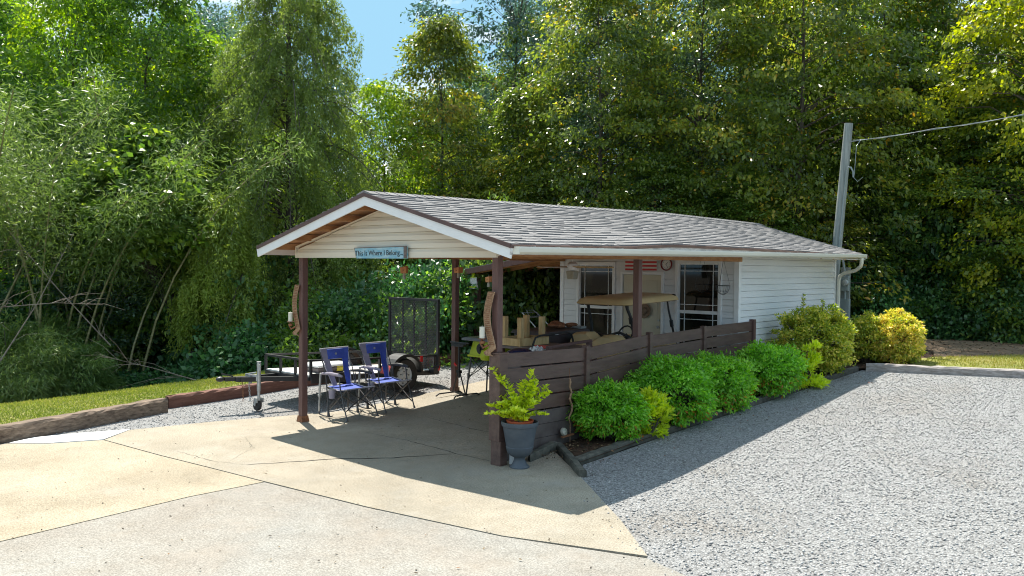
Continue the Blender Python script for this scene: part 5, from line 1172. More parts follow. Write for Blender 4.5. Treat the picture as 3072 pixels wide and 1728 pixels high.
# --- wall sconces with candle on the two front posts
def sconce(label,ox,oz,rz,s=1.0):
    t=thing('candle_sconce',label,'candle holder',(0,0,0),0,'S-curved metal candle holders on the front posts'); b=MB(); K=22
    prof=[]
    for i in range(K+1):
        u=i/K; z=.62*(1-u)
        prof.append((-.055*math.sin(PI*(u*1.25-.05))*(1 if u<.8 else 1), z))
    prof += [(.012-.06*math.sin(a)-.0,-.03-.03*(1-math.cos(a))*1.0) for a in (.6,1.3,2.0,2.7)]
    for (x0,z0),(x1,z1) in zip(prof,prof[1:]):
        for side in (-1,1):
            pass
        w_=.045
        b.hexa([(x0-w_,-.004,z0),(x0+w_,-.004,z0),(x0+w_,.004,z0),(x0-w_,.004,z0),(x1-w_,-.004,z1),(x1+w_,-.004,z1),(x1+w_,.004,z1),(x1-w_,.004,z1)])
    st=b.build('back_strip',M['bronze'],t)
    e=MB()
    for sd_ in (-1,1): e.tube([(x+sd_*.046,-.004,z) for x,z in prof],.006,5)
    e.build('edge_rod',M['bronze'],st)
    h=MB()      # pierced holes, dark dots
    for k in range(26):
        for q in (-.028,-.014,0,.014,.028):
            u=(k+.5)/26*.95; i=int(u*K); x,z=prof[i]; h.box(x+q-.004,-.0065,.62*(1-u)-.006,x+q+.004,-.0042,.62*(1-u)+.005)
    h.build('piercing',M['rust'],st)
    a=MB(); a.tube([(-.02,-.02,.03),(-.07,-.05,-.0),(-.11,-.05,.05),(-.085,-.05,.09)],.013,7); a.ball((-.08,-.05,.06),(.035,.035,.02)); a.lathe([(.001,0),(.04,.0),(.044,.01),(.001,.01)],14,(-.085,-.05,.095)); a.build('holder_arm',M['rust'],t,smooth=True)
    c=MB(); c.tube([(-.085,-.05,.106),(-.085,-.05,.232)],.030,16); c.tube([(-.085,-.05,.23),(-.085,-.05,.245)],.003,4); c.build('candle',M['cream'],t,smooth=True)
    t.location=(ox,-.02,oz); t.scale=(s,s,s); t.rotation_euler=(0,0,rz); return t
sconce('dull bronze candle holder with cream candle on the front left post',-3.665,1.30,0)
sconce('pierced bronze candle holder with cream candle on the front right post',.06,1.30,0).location=(.04,-.045,1.30)

# --- sign, bee traps, bag
t=thing('wooden_sign','weathered light blue board hanging on the gable, reading This Is Where I Belong','sign',(0,0,0))
b=MB(); b.hexa([(-2.295,-.062,2.287),(-1.335,-.062,2.285),(-1.335,-.036,2.285),(-2.295,-.036,2.287),(-2.335,-.062,2.415),(-1.345,-.062,2.428),(-1.345,-.036,2.428),(-2.335,-.036,2.415)]); b.build('board',M['signblue'],t)
b=MB(); b.bar((-2.337,-.058,2.42),(-1.343,-.058,2.433),.02,.008); b.bar((-2.337,-.06,2.415),(-2.298,-.06,2.287),.006,.008,up=(0,1,0)); b.box(-1.385,-.068,2.288,-1.332,-.063,2.43); b.build('edge',M['dgrey_wood'],t)
text('This Is Where I Belong...',.092,M['ink'],t,(-1.86,-.0635,2.352),(PI/2,-.008,0))
def trap(label,x,y,z,flip=1,s=1.0,cat='bee trap'):
    t=thing('bee_trap',label,cat,(x,y,z),0,'wooden bee traps hung under the roof edges')
    b=MB(); b.hexa([(-.05,-.045,0),(.05,-.045,0),(.05,.045,0),(-.05,.045,0),(-.055,-.05,.10),(.055,-.05,.12),(.055,.05,.12),(-.055,.05,.10)]); bx_=b.build('box',M['orange_wood'],t,bevel=.003)
    b=MB(); b.tube([(0,-.047,.055),(0,-.052,.055)],.009,10); b.build('hole',M['ink'],bx_)
    b=MB(); b.lathe([(.001,-.10),(.026,-.10),(.028,-.03),(.02,-.012),(.02,0)],12); b.build('jar',M['clear'],t,smooth=True)
    b=MB(); b.tube([(0,0,.11),(0,0,.11+.05)],.002,4); b.build('hook_wire',M['steel'],t)
    t.scale=(s,s,s); return t
trap('orange wooden bee trap hanging alone below the left eave, under the sign',-3.60,1.9,2.08,s=.95).rotation_euler=(0,0,.5)
t=trap('wooden bee trap with pale lower half hanging beside the rear left post',-3.36,2.86,2.09); t.scale=(1.05,1.05,.8)
trap('small bee trap hanging from the lean-to rafters beyond the front right post',-4.62,4.95,1.90,s=.9)
t=thing('bait_bag','white plastic bait bag with green top hung on the dark lean-to post','bag',(-5.70,5.66,1.74)); t.scale=(1.2,1.2,1.2)
b=MB(); b.hexa([(-.10,-.02,0),(.10,-.02,0),(.10,.02,0),(-.10,.02,0),(-.065,-.012,.20),(.065,-.012,.20),(.065,.012,.20),(-.065,.012,.20)]); b.build('pouch',M['paper'],t,bevel=.008)
b=MB(); b.hexa([(-.025,-.018,.19),(.025,-.018,.19),(.025,.018,.19),(-.025,.018,.19),(-.02,-.01,.27),(.02,-.01,.27),(.02,.01,.27),(-.02,.01,.27)]); b.box(-.06,-.016,.19,.06,.016,.205); b.build('green_cap',M['green_tool'],t)
b=MB(); b.hexa([(-.097,-.0225,.015),(.097,-.0225,.015),(.097,-.0215,.015),(-.097,-.0215,.015),(-.092,-.022,.045),(.092,-.022,.045),(.092,-.021,.045),(-.092,-.021,.045)]); b.build('stripe',M['green_tool'],t)
# --- things on the house front
t=thing('wall_clock','round wall clock with dark red rim beside the window','clock',(-1.335,6.0,2.268))
b=MB(); b.lathe([(.001,-.012),(.094,-.012),(.094,.0),(.001,.0)],32); b.xf(Matrix.Rotation(PI/2,4,'X')); b.build('dial',M['face'],t,smooth=True)
b=MB(); K=36
b.lathe([(.092,.012),(.100,.022),(.112,.020),(.116,.0),(.112,-.01),(.092,-.01)],K,cap=False); b.xf(Matrix.Rotation(PI/2,4,'X')); b.build('rim',M['maroon'],t,smooth=True)
for n_ in range(1,13):
    a=PI/2-n_*PI/6; text(str(n_),.028,M['ink'],t,(.073*math.cos(a),-.0135,.073*math.sin(a)),(PI/2,0,0),name='numeral',ext=.0005)
for (ang,ln,wd) in ((PI/2-1.42*PI/6,.045,.007),(PI/2-25*PI/30,.066,.005)):
    b=MB(); b.bar((-.010*math.cos(ang),-.0145,-.010*math.sin(ang)),(ln*math.cos(ang),-.0145,ln*math.sin(ang)),wd,.001,up=(0,1,0)); b.build('hand',M['ink'],t)
t=thing('flag_sign','painted wooden flag with red and white stripes above the door','sign',(0,0,0))
fx0,fx1,fz0,fz1=-2.20,-1.54,2.155,2.585
b=MB(); b.box(fx0,6.012,fz0,fx1,6.03,fz1); b.build('board',M['flagwhite'],t)
for k in range(7):
    z=fz0+(fz1-fz0)*(2*k)/13; b=MB(); b.box(fx0-.001,6.008,z,fx1+.001,6.0125,z+(fz1-fz0)/13); b.build('stripe',M['flagred'],t)
b=MB(); b.box(fx0-.002,6.004,fz0+(fz1-fz0)*6/13,fx0+.27,6.0085,fz1+.001); cn=b.build('canton',M['flagblue'],t)
b=MB()
for r in range(5):
    for c in range(6):
        cx=fx0+.028+c*.044; cz=fz0+(fz1-fz0)*6/13+.026+r*.047; P5=[]
        for q in range(10):
            rr=.013 if q%2==0 else .0055; a=PI/2+q*PI/5; P5.append((cx+rr*math.cos(a),cz+rr*math.sin(a)))
        b.prism(P5,'y',6.0025,6.0045)
b.build('stars',M['flagwhite'],cn)
t=thing('straw_hat','brown straw sun hat hanging on the cream door','hat',(-1.78,6.0,1.43))
b=MB(); b.lathe([(.135,.012),(.13,.0),(.10,-.005),(.065,.0),(.058,.05),(.04,.066),(.001,.07)],26,cap=False); b.lathe([(.135,.012),(.128,.004),(.10,.0),(.062,.004),(.001,.004)],26,cap=False); b.xf(Matrix.Rotation(PI/2,4,'X')); b.build('straw',M['straw'],t,smooth=True)
t=thing('hanging_basket','empty black wire hanging basket right of the window','basket',(-.16,5.82,1.92))
b=MB(); R=.115; b.tube([(R*math.cos(a),R*math.sin(a),0) for a in [i*PI/10 for i in range(21)]],.004,4,cap=False); b.tube([(R*.75*math.cos(a),R*.75*math.sin(a),-.09) for a in [i*PI/10 for i in range(21)]],.002,4,cap=False)
for i in range(10):
    a=i*PI/5; b.tube([(R*math.sin(u)*math.cos(a),R*math.sin(u)*math.sin(a),-.15*math.cos(u)) for u in (PI/2,PI/2.6,PI/4,PI/10,0)],.0028,4,cap=False)
b.build('wire_bowl',M['black'],t)
b=MB()
for i in range(3): a=i*2*PI/3+.5; b.tube([(R*math.cos(a),R*math.sin(a),0),(0,0,.44)],.0025,4)
b.tube([(0,0,.44),(0,0,.50)],.003,4); b.build('chain',M['black'],t)
t=thing('basket_reflection','half round wire shape added as the basket reflection in the right window','basket',(-.60,5.93,1.93))  # wire shape added to stand for the hanging basket mirrored in the glass
b=MB(); R=.13; b.tube([(R*math.cos(a),-R*.6*abs(math.sin(a)),0) for a in [i*PI/10 for i in range(11)]],.004,4,cap=False); b.tube([(-R,0,0),(R,0,0)],.003,4)
for i in range(7):
    a=i*PI/6; b.tube([(R*math.sin(u)*math.cos(a),-.6*R*math.sin(u)*math.sin(a),-.14*math.cos(u)) for u in (PI/2,PI/2.8,PI/4.5,0)],.0025,4,cap=False)
b.tube([(-R,0,0),(-.03,0,.40)],.002,4); b.tube([(R,0,0),(.03,0,.40)],.002,4); b.tube([(0,.05,.45),(-.03,0,.41),(.03,0,.41),(0,.05,.45)],.003,4); b.build('wire_bowl',M['black'],t)
t=thing('ceiling_fan','ceiling fan with pale blades hanging inside the carport before the left window','ceiling fan',(-1.78,3.85,2.2))
b=MB(); b.lathe([(.001,-.06),(.06,-.05),(.085,0),(.085,.05),(.05,.08),(.001,.085)],20); b.tube([(0,0,.08),(0,0,.55)],.012,8); b.build('motor',M['trim'],t,smooth=True)
b=MB(); b.hexa([(-.06,-.06,-.19),(.06,-.06,-.19),(.06,.06,-.19),(-.06,.06,-.19),(-.075,-.075,-.06),(.075,-.075,-.06),(.075,.075,-.06),(-.075,.075,-.06)]); b.build('light_shade',M['clear'],t,bevel=.01)
for k in range(5):
    a=k*2*PI/5+.72; b=MB(); c,s_=math.cos(a),math.sin(a)
    def R_(x,y,z): return (x*c-y*s_,x*s_+y*c,z)
    b.hexa([R_(.12,-.05,.008),R_(.66,-.07,.008),R_(.66,.065,-.012),R_(.12,.04,-.012),R_(.12,-.05,.016),R_(.66,-.07,.016),R_(.66,.065,-.004),R_(.12,.04,-.004)])
    b.build('blade',M['ply'] if k%2 else M['lumber'],t,bevel=.003)
# --- golf cart facing the house
gc=thing('golf_cart','tan golf cart with a roof parked facing the white house, behind the fence','golf cart',(0,0,0))
cz=G(4.2)
b=MB(); pts=[]
def rr(x0,x1,y0,y1,z,n=6,r=.14):
    out_=[]
    for (cx,cy,a0) in ((x1-r,y1-r,0),(x0+r,y1-r,PI/2),(x0+r,y0+r,PI),(x1-r,y0+r,3*PI/2)):
        for i in range(n+1): a=a0+PI/2*i/n; out_.append((cx+r*math.cos(a),cy+r*math.sin(a),z+.035*((cy+r*math.sin(a))-3.6)))
    return out_
lay=[rr(-1.53,-.57,3.58,5.16,1.632),rr(-1.55,-.55,3.56,5.18,1.645),rr(-1.52,-.58,3.60,5.14,1.705),rr(-1.46,-.64,3.68,5.06,1.735),rr(-1.28,-.82,3.9,4.9,1.752)]
n0=len(lay[0]); 
for l_ in lay: b.v+=l_; b.a+=[.5]*n0
for k in range(len(lay)-1):
    for i in range(n0): j=(i+1)%n0; b.f.append((k*n0+i,k*n0+j,(k+1)*n0+j,(k+1)*n0+i))
b.f.append(tuple(range(n0))); b.f.append(tuple((len(lay)-1)*n0+i for i in range(n0))); b.build('canopy',M['cart_tan'],gc,smooth=True)
for (x,yt,yb) in ((-1.42,3.78,3.86),(-.66,3.72,3.90)):
    b=MB(); b.tube([(x,yt,1.64),(x,yt+.02,1.58),(x+.02,yb,1.32),(x+.02,yb+.04,1.0)],[.03,.024,.022,.022],8); b.build('rear_strut',M['blackm'],gc,smooth=True)
for x in (-1.42,-.64):
    b=MB(); b.tube([(x,4.86,1.69),(x,4.92,1.5),(x,5.10,1.10),(x,5.16,.95)],[.014,.016,.018,.02],8); b.tube([(x,4.99,1.36),(x,5.02,1.26)],.03,8); b.build('front_strut',M['blackm'],gc,smooth=True)
b=MB(); b.box(-1.36,5.0,1.66,-.70,5.05,1.70); b.ball((-.62,5.02,1.765),(.045,.03,.02)); b.build('mirror',M['blackm'],gc)
# rear cowl with its scooped notch, as an outline in the x,z plane with rounded shoulders
prof=[(-1.50,cz+.22),(-1.50,1.10),(-1.47,1.17),(-1.40,1.205),(-1.20,1.215),(-1.13,1.165),(-1.06,1.115),(-.98,1.14),(-.88,1.19),(-.70,1.18),(-.60,1.12),(-.56,1.03),(-.55,cz+.22)]
b=MB(); n_=len(prof)
ys=[3.40,3.46,3.66,3.70]; ins=[.03,0,0,.03]
for y_,i_ in zip(ys,ins):
    for (x,z) in prof: b.v.append((x+(i_ if x<-1.03 else -i_)*1.0,y_,z-(i_ if z>.9 else -i_*.3))); b.a.append(.5)
for k in range(3):
    for i in range(n_): j=(i+1)%n_; b.f.append((k*n_+i,k*n_+j,(k+1)*n_+j,(k+1)*n_+i))
b.f.append(tuple(range(n_))); b.f.append(tuple(3*n_+i for i in range(n_))); b.build('rear_body',M['cart_tan'],gc,smooth=True)
b=MB(); b.box(-1.44,3.70,cz+.35,-.60,3.78,1.16); b.box(-1.44,3.78,cz+.40,-.60,4.25,cz+.52); b.tube([(-1.25,3.72,1.20),(-1.0,3.72,1.16),(-.8,3.73,1.22),(-.62,3.75,1.16)],.022,7); b.build('seat',M['blackm'],gc,bevel=.02)
b=MB(); b.box(-1.50,3.66,cz+.16,-.55,5.0,cz+.24); b.build('floor_pan',M['blackm'],gc,bevel=.01)
prof=[(4.78,cz+.16),(5.34,cz+.18),(5.36,cz+.42),(5.22,cz+.62),(4.98,1.08),(4.84,1.10),(4.80,.9)]
b=MB(); b.prism(prof,'x',-1.48,-.57); b.build('front_cowl',M['cart_tan'],gc,bevel=.03)
b=MB(); b.tube([(-1.25,4.80,.98),(-1.25,4.62,1.12)],.014,7); b.tube([(-1.25+.13*math.cos(a),4.60+.05*math.sin(a),1.13+.12*math.sin(a)) for a in [i*PI/8 for i in range(17)]],.013,6,cap=False); b.build('steering_wheel',M['blackm'],gc)
for (x,y) in ((-1.46,3.78),(-.60,3.78),(-1.46,5.02),(-.60,5.02)):
    b=MB(); b.lathe([(.08,-.06),(.17,-.07),(.20,-.03),(.20,.03),(.17,.07),(.08,.06)],22); b.xf(Matrix.Translation((x,y,G(y)+.20))@Matrix.Rotation(PI/2,4,'Y')); wh=b.build('wheel',M['tire'],gc,smooth=True)
    b=MB(); b.lathe([(.001,-.04),(.085,-.062),(.085,.062),(.001,.04)],18); b.xf(Matrix.Translation((x,y,G(y)+.20))@Matrix.Rotation(PI/2,4,'Y')); b.build('rim',M['whitem'],wh,smooth=True)

# --- clutter behind the fence
t=thing('workbench','brown plank workbench loaded with lumber behind the first fence panel','workbench',(0,0,0))
gz=G(2.1)
b=MB(); b.prism([(-1.82,2.10),(-.96,2.10),(-.96,1.46),(-.62,1.46),(-.62,2.95),(-1.82,2.95)],'z',1.03,1.07); b.build('bench_top',M['dgrey_wood'],t,bevel=.004)
for (x,y) in ((-1.77,2.15),(-.67,1.51),(-1.77,2.9),(-.67,2.9)):
    b=MB(); b.box(x-.04,y-.04,G(y)-.01,x+.04,y+.04,1.03); b.build('leg',M['post_brown'],t)
b=MB(); b.box(-1.77,2.15,.35,-.67,2.88,.375); b.build('shelf',M['dgrey_wood'],t)
t=thing('lumber_frame','unfinished yellow pine table frame lying upside down with four square posts up','lumber frame',(0,0,0))
PX=[(-1.73,2.18),(-1.43,2.18),(-1.73,2.66),(-1.43,2.66)]
for (x,y) in PX: b=MB(); b.box(x-.036,y-.036,1.115,x+.036,y+.036,1.475+(.01 if x<-1.6 else 0)); b.build('leg',M['lumber'],t,bevel=.003)
for (a,c) in (((-1.395,2.10),(-1.375,2.76)),((-1.79,2.10),(-1.77,2.76))):
    b=MB(); b.box(a[0],a[1],1.072,c[0],c[1],1.185); b.build('rail',M['lumber'],t,bevel=.002)
for y in (2.10,2.74): b=MB(); b.box(-1.769,y,1.074,-1.396,y+.02,1.18); b.build('rail',M['lumber'],t,bevel=.002)
t=thing('garbage_bag','glossy navy plastic bag bulging above the fence next to the front right post','bag',(-.59,1.18,1.04))
b=MB(); b.ball((0,0,.05),(.15,.22,.085),18,10); b.build('bag_body',M['navy'],t,smooth=True)
t=thing('storage_cabinet','dark low cabinet under the navy bag, mostly hidden by the fence','cabinet',(0,0,0))
b=MB(); b.box(-.76,.98,G(1.1)-.01,-.40,1.42,1.03); b.build('cabinet_body',M['charcoal'],t,bevel=.01); b=MB(); b.box(-.401,1.0,.3,-.392,1.19,.98); b.box(-.401,1.21,.3,-.392,1.40,.98); b.build('cabinet_door',M['blackm'],t,bevel=.004)
t=thing('garden_tool_handle','dark handled tool with faded red end lying on the workbench','tool',(0,0,0))
b=MB(); b.tube([(-.85,1.50,1.10),(-.9,1.95,1.115)],.016,7); b.build('handle',M['dgrey_wood'],t); b=MB(); b.hexa([(-.97,1.92,1.09),(-.83,1.92,1.09),(-.85,2.15,1.09),(-.95,2.15,1.09),(-.96,1.92,1.135),(-.84,1.92,1.135),(-.87,2.15,1.12),(-.93,2.15,1.12)]); b.build('head',M['redcloth'],t,bevel=.01)
t=thing('white_sheet','crumpled white plastic sheet tucked beside the navy bag','sheet',(-.66,1.62,1.072)); rng=np.random.default_rng(8)
b=MB(); Kx,Ky=9,9; base=[[(-.10+.2*i/Kx,-.13+.26*j/Ky,.012+abs(rng.normal(0,.022))+.05*math.exp(-((i-4)**2+(j-4)**2)/8)) for j in range(Ky+1)] for i in range(Kx+1)]
for i in range(Kx+1):
    for j in range(Ky+1): b.v.append(base[i][j]); b.a.append(.5)
for i in range(Kx):
    for j in range(Ky): b.f.append((i*(Ky+1)+j,(i+1)*(Ky+1)+j,(i+1)*(Ky+1)+j+1,i*(Ky+1)+j+1))
o=b.build('plastic',M['paper'],t); sm_=o.modifiers.new('t','SOLIDIFY'); sm_.thickness=.004
t=thing('deck_box','charcoal resin deck box with closed lid behind the lumber frame','box',(0,0,0))
b=MB(); b.box(-2.32,3.05,G(3.2)-.01,-1.62,4.05,1.16); b.build('tub',M['charcoal'],t,bevel=.02); b=MB(); b.hexa([(-2.36,3.02,1.16),(-1.58,3.02,1.16),(-1.58,4.09,1.16),(-2.36,4.09,1.16),(-2.34,3.05,1.22),(-1.60,3.05,1.22),(-1.60,4.07,1.22),(-2.34,4.07,1.22)]); b.build('lid',M['charcoal'],t,bevel=.012)
b=MB(); b.box(-1.581,3.16,1.165,-1.574,3.24,1.18); b.build('latch',M['whitem'],t)
t=thing('cloth_bundle','rusty brown matted bundle lying on the charcoal deck box','bundle',(-2.0,3.75,1.222)); rng=np.random.default_rng(9)
b=MB()
for k in range(9): b.ball((rng.uniform(-.16,.16),rng.uniform(-.26,.26),.03+rng.uniform(0,.03)),(rng.uniform(.06,.12),rng.uniform(.07,.14),rng.uniform(.03,.05)),10,7)
b.build('cloth',M['rag'],t,smooth=True)
t=thing('folded_tray','pale grey tray lying behind the rusty bundle on the deck box','tray',(-1.78,3.98,1.222))
b=MB(); b.box(-.14,-.07,0,.14,.07,.012); b.box(-.14,-.07,.012,-.128,.07,.035); b.box(.128,-.07,.012,.14,.07,.035); b.box(-.128,-.07,.012,.128,-.058,.035); b.box(-.128,.058,.012,.128,.07,.035); b.build('tray_body',M['steel'],t)
t=thing('patio_bench','brown wooden bench back standing behind the second fence post','bench',(0,0,0))
b=MB(); b.bar((-.50,1.62,1.155),(-.50,2.60,1.185),.045,.035); b.build('top_rail',M['post_brown'],t,bevel=.003)
for y in (1.66,2.55): b=MB(); b.box(-.53,y-.035,G(y)-.01,-.47,y+.035,1.145 if y<2 else 1.165); b.build('leg',M['post_brown'],t,bevel=.003)
b=MB(); b.box(-.95,1.62,.50,-.53,2.60,.53); b.build('seat',M['post_brown'],t); b=MB(); b.bar((-.505,1.70,.85),(-.505,2.51,.87),.02,.12); b.build('back_slat',M['post_brown'],t)
for y in (1.66,2.55): b=MB(); b.box(-.95,y-.035,G(y)-.01,-.88,y+.035,.50); b.build('leg',M['post_brown'],t)
t=thing('cart_handle','black tubular hoop handle of a yard cart beside the deck box','cart',(0,0,0))
b=MB(); b.tube([(-1.28,2.25,.62),(-1.28,2.28,1.10),(-1.28,2.33,1.19),(-1.28,2.45,1.215),(-1.28,3.05,1.235),(-1.28,3.17,1.20),(-1.28,3.22,1.10),(-1.28,3.22,.62)],.015,8); b.build('handle',M['blackm'],t,smooth=True)
b=MB(); b.hexa([(-1.5,2.3,.30),(-1.05,2.3,.30),(-1.05,3.15,.30),(-1.5,3.15,.30),(-1.58,2.2,.62),(-.97,2.2,.62),(-.97,3.25,.62),(-1.58,3.25,.62)]); b.build('tub',M['charcoal'],t,bevel=.01)
for y in (2.4,3.05): b=MB(); b.lathe([(.02,-.03),(.11,-.03),(.12,0),(.11,.03),(.02,.03)],16); b.xf(Matrix.Translation((-1.27,y,G(y)+.12))@Matrix.Rotation(PI/2,4,'Y')); b.build('wheel',M['tire'],t,smooth=True)
# push mower and small tractor behind the lumber
t=thing('push_mower','silver mower handle rising behind the yellow pine frame','mower',(-4.25,6.0,G(6)))
b=MB(); b.tube([(.55,-.22,.35),(.05,-.22,.78),(-.22,-.22,.98),(-.22,.22,.98),(.05,.22,.78),(.55,.22,.35)],.013,8); b.tube([(-.10,-.22,.90),(-.10,.22,.90)],.016,8); b.tube([(-.02,-.21,.84),(-.2,-.1,1.03),(-.2,.1,1.03),(-.02,.21,.84)],.008,6); b.build('handle',M['steel'],t,smooth=True)
b=MB(); b.hexa([(.45,-.26,.10),(1.0,-.26,.10),(1.0,.26,.10),(.45,.26,.10),(.5,-.22,.27),(.95,-.22,.27),(.95,.22,.27),(.5,.22,.27)]); b.lathe([(.001,.27),(.13,.27),(.13,.42),(.10,.46),(.001,.47)],16,(.74,0,0)); b.build('deck',M['charcoal'],t,bevel=.02)
for (x,y) in ((.52,-.29),(.52,.29),(.95,-.29),(.95,.29)): b=MB(); b.lathe([(.01,-.02),(.10,-.02),(.105,0),(.10,.02),(.01,.02)],16); b.xf(Matrix.Translation((x,y,.105))@Matrix.Rotation(PI/2,4,'X')); b.build('wheel',M['tire'],t,smooth=True)
t=thing('yard_tractor','small white and black yard tractor peeking past the corner of the house','mower',(-3.98,6.75,G(6.75)),.3)
b=MB(); b.hexa([(-.22,-.25,.30),(.22,-.25,.30),(.22,.35,.30),(-.22,.35,.30),(-.18,-.2,.66),(.18,-.2,.66),(.16,.3,.60),(-.16,.3,.60)]); b.build('hood',M['whitem'],t,bevel=.03)
b=MB(); b.box(-.22,.42,.30,.22,.85,.46); b.hexa([(-.18,.80,.46),(.18,.80,.46),(.18,.88,.46),(-.18,.88,.46),(-.17,.88,.86),(.17,.88,.86),(.17,.94,.86),(-.17,.94,.86)]); b.build('seat',M['blackm'],t,bevel=.02)
b=MB(); b.tube([(0,.2,.60),(0,.34,.86)],.014,7); b.tube([(.14*math.cos(a),.35+.06*math.sin(a),.88+.08*math.sin(a)) for a in [i*PI/8 for i in range(17)]],.012,6,cap=False); b.build('steering_wheel',M['blackm'],t)
for (x,y,r) in ((-.3,-.1,.15),(.3,-.1,.15),(-.32,.7,.21),(.32,.7,.21)): b=MB(); b.lathe([(.02,-.06),(r*.9,-.06),(r,0),(r*.9,.06),(.02,.06)],18); b.xf(Matrix.Translation((x,y,r))@Matrix.Rotation(PI/2,4,'Y')); b.build('wheel',M['tire'],t,smooth=True)

# --- urn and its plant
ux,uy=.335,.115
t=thing('urn_planter','blue grey footed urn at the foot of the front right post','planter',(ux,uy,0))
b=MB(); prof=[(.001,0),(.108,0),(.110,.012),(.100,.022),(.088,.028),(.060,.085),(.060,.100),(.066,.115),(.105,.135),(.138,.17),(.150,.215),(.153,.232),(.150,.236),(.160,.30),(.188,.455),(.200,.460),(.205,.478),(.205,.505),(.196,.508),(.188,.502),(.184,.47),(.16,.42),(.001,.42)]
b.lathe(prof,40,cap=False); b.build('urn_body',M['urn'],t,smooth=True)
t2=thing('yellow_plant','chartreuse leafy plant in an orange pot set inside the urn','plant',(ux,uy,.42))
b=MB(); b.lathe([(.001,-.0),(.11,.0),(.148,.085),(.152,.10),(.142,.10),(.135,.08),(.001,.07)],28,cap=False); b.build('pot',M['terra'],t2,smooth=True)
rng=np.random.default_rng(17); st=MB(); P=[];D=[];Nn=[];LL=[]
stems=[(-.235,-.10,.58),(-.20,-.02,.50),(.16,.02,.56),(.10,.10,.50),(.33,.06,.36),(.27,-.10,.30),(-.36,-.10,.24),(-.28,.10,.20),(-.05,.05,.42),(.02,-.12,.34),(.20,.14,.40),(-.12,-.18,.28),(.12,-.20,.22),(-.22,-.22,.16),(.30,.02,.16),(.02,.18,.36),(-.1,.16,.33),(.24,-.2,.2),(-.3,.0,.34),(.05,0,.46),(.22,.0,.44),(-.02,-.2,.18),(-.18,.05,.15),(.17,-.12,.12)]
for (dx,dy,h) in stems:
    # the spread is laid along the street side: dx runs along the fence front
    ex=dx*.75+dy*.3; ey=dx*.62*.55+dy; pts=[]
    for u in np.linspace(0,1,9): pts.append(np.array([ex*u**1.25+(.03*math.sin(6*u+h*9)),ey*u**1.2,.07+h*(u**.85)-(.05 if h<.35 else .0)*u**3]))
    st.tube([tuple(p) for p in pts],[.004*(1-u*.6) for u in np.linspace(0,1,9)],5)
    for q in range(int(48+85*h)):
        u=rng.uniform(.12,1.0); i=min(7,int(u*8)); f=u*8-i; p=pts[i]*(1-f)+pts[i+1]*f; tg=(pts[i+1]-pts[i]); tg/=np.linalg.norm(tg)
        a=rng.uniform(0,2*PI); side=np.array([math.cos(a),math.sin(a),.25]); P.append(p); D.append(side+tg*.7+rng.normal(0,.2,3)); Nn.append(tg+rng.normal(0,.35,3)); LL.append(rng.uniform(.055,.092)*(1.1-.3*u))
P=np.array(P);D=np.array(D);Nn=np.array(Nn);LL=np.array(LL); V,F,vv=leaves(P,D,Nn,LL,LL*.52,np.clip(rng.normal(.5,.22,len(P)),0,1),fold=.18)
raw_mesh('foliage',V,F,LM['chart'],t2,attr=vv); st.build('stems',M['culm'],t2)
t=thing('downspout_outlet','short white plastic box behind the foot of the urn','outlet box',(0,0,0)); b=MB(); b.hexa([(.17,.13,0),(.28,.20,0),(.24,.27,0),(.14,.2,0),(.17,.13,.13),(.28,.20,.12),(.24,.27,.12),(.14,.2,.13)]); b.build('box_shell',M['whitem'],t,bevel=.006)
# --- wavy garden stake and solar light
t=thing('garden_stake','wavy rusted metal snake stake leaning on the fence beside the first shrub','garden ornament',(.13,1.30,G(1.3)))
b=MB(); pts=[(.0,.0,-.02),(.0,.0,.10),(.0,.0,.25),(-.0,-.03,.32),(.0,.03,.40),(.0,.035,.47),(.0,-.015,.55),(.0,.02,.63),(.0,-.02,.71),(.0,-.005,.76),(.0,-.018,.81)]
b.tube(pts,[.005,.005,.006,.009,.013,.015,.014,.014,.012,.016,.004],8); b.build('snake',M['bronze'],t,smooth=True)
b=MB(); b.tube([(0,-.018,.80),(0,-.022,.93)],.003,5); b.build('hanger',M['rust'],t)
t=thing('solar_light','round clear solar path light lying against the fence base','light',(.12,1.18,G(1.2)+.17))
b=MB(); b.lathe([(.001,-.02),(.045,-.015),(.052,.0),(.045,.025),(.001,.04)],18); b.xf(Matrix.Rotation(PI/2.4,4,'Y')); b.build('lens',M['clear'],t,smooth=True)
b=MB(); b.bar((.02,-.06,-.055),(.03,.16,-.045),.03,.02); b.build('bracket',M['rust'],t)
# --- utility pole, service wire, meter
t=thing('utility_pole','grey weathered wooden service pole behind the back corner of the house','utility pole',(0,0,0))
b=MB(); b.tube([(-.34,11.0,.3),(-.18,11.0,2.5),(.0,11.0,4.9),(.028,11.0,5.27)],[.105,.098,.088,.086],18); b.build('pole_shaft',M['pole'],t,smooth=True)
b=MB(); b.tube([(-.12,10.90,2.3),(-.02,10.90,3.6),(.045,10.88,4.25),(.09,10.86,4.34),(.14,10.85,4.33),(.19,10.84,4.24),(.20,10.84,4.12)],.017,8); b.build('conduit',M['meter_grey'],t,smooth=True)
b=MB(); b.tube([(.30,10.93,4.89),(.27,10.78,4.75),(.24,10.8,4.35),(.225,10.82,4.18),(.21,10.84,4.14)],.007,6); b.tube([(.20,10.84,4.12),(.30,10.80,4.02),(.42,10.75,4.10)],.006,5); b.build('drip_loop',M['meter_grey'],t)
b=MB(); b.tube([(.06,10.98,4.885),(.14,10.95,4.88)],.012,6); b.build('eye_bolt',M['steel'],t)
t=thing('service_wire','grey overhead power line running from the pole off to the right','wire',(0,0,0))
pts=[]; A=Vector((.14,10.95,4.88)); B=Vector((12.0,13.6,6.70))
for i in range(25): u=i/24; p=A.lerp(B,u); p.z-=.8*u*(1-u)*1.0; pts.append(p)
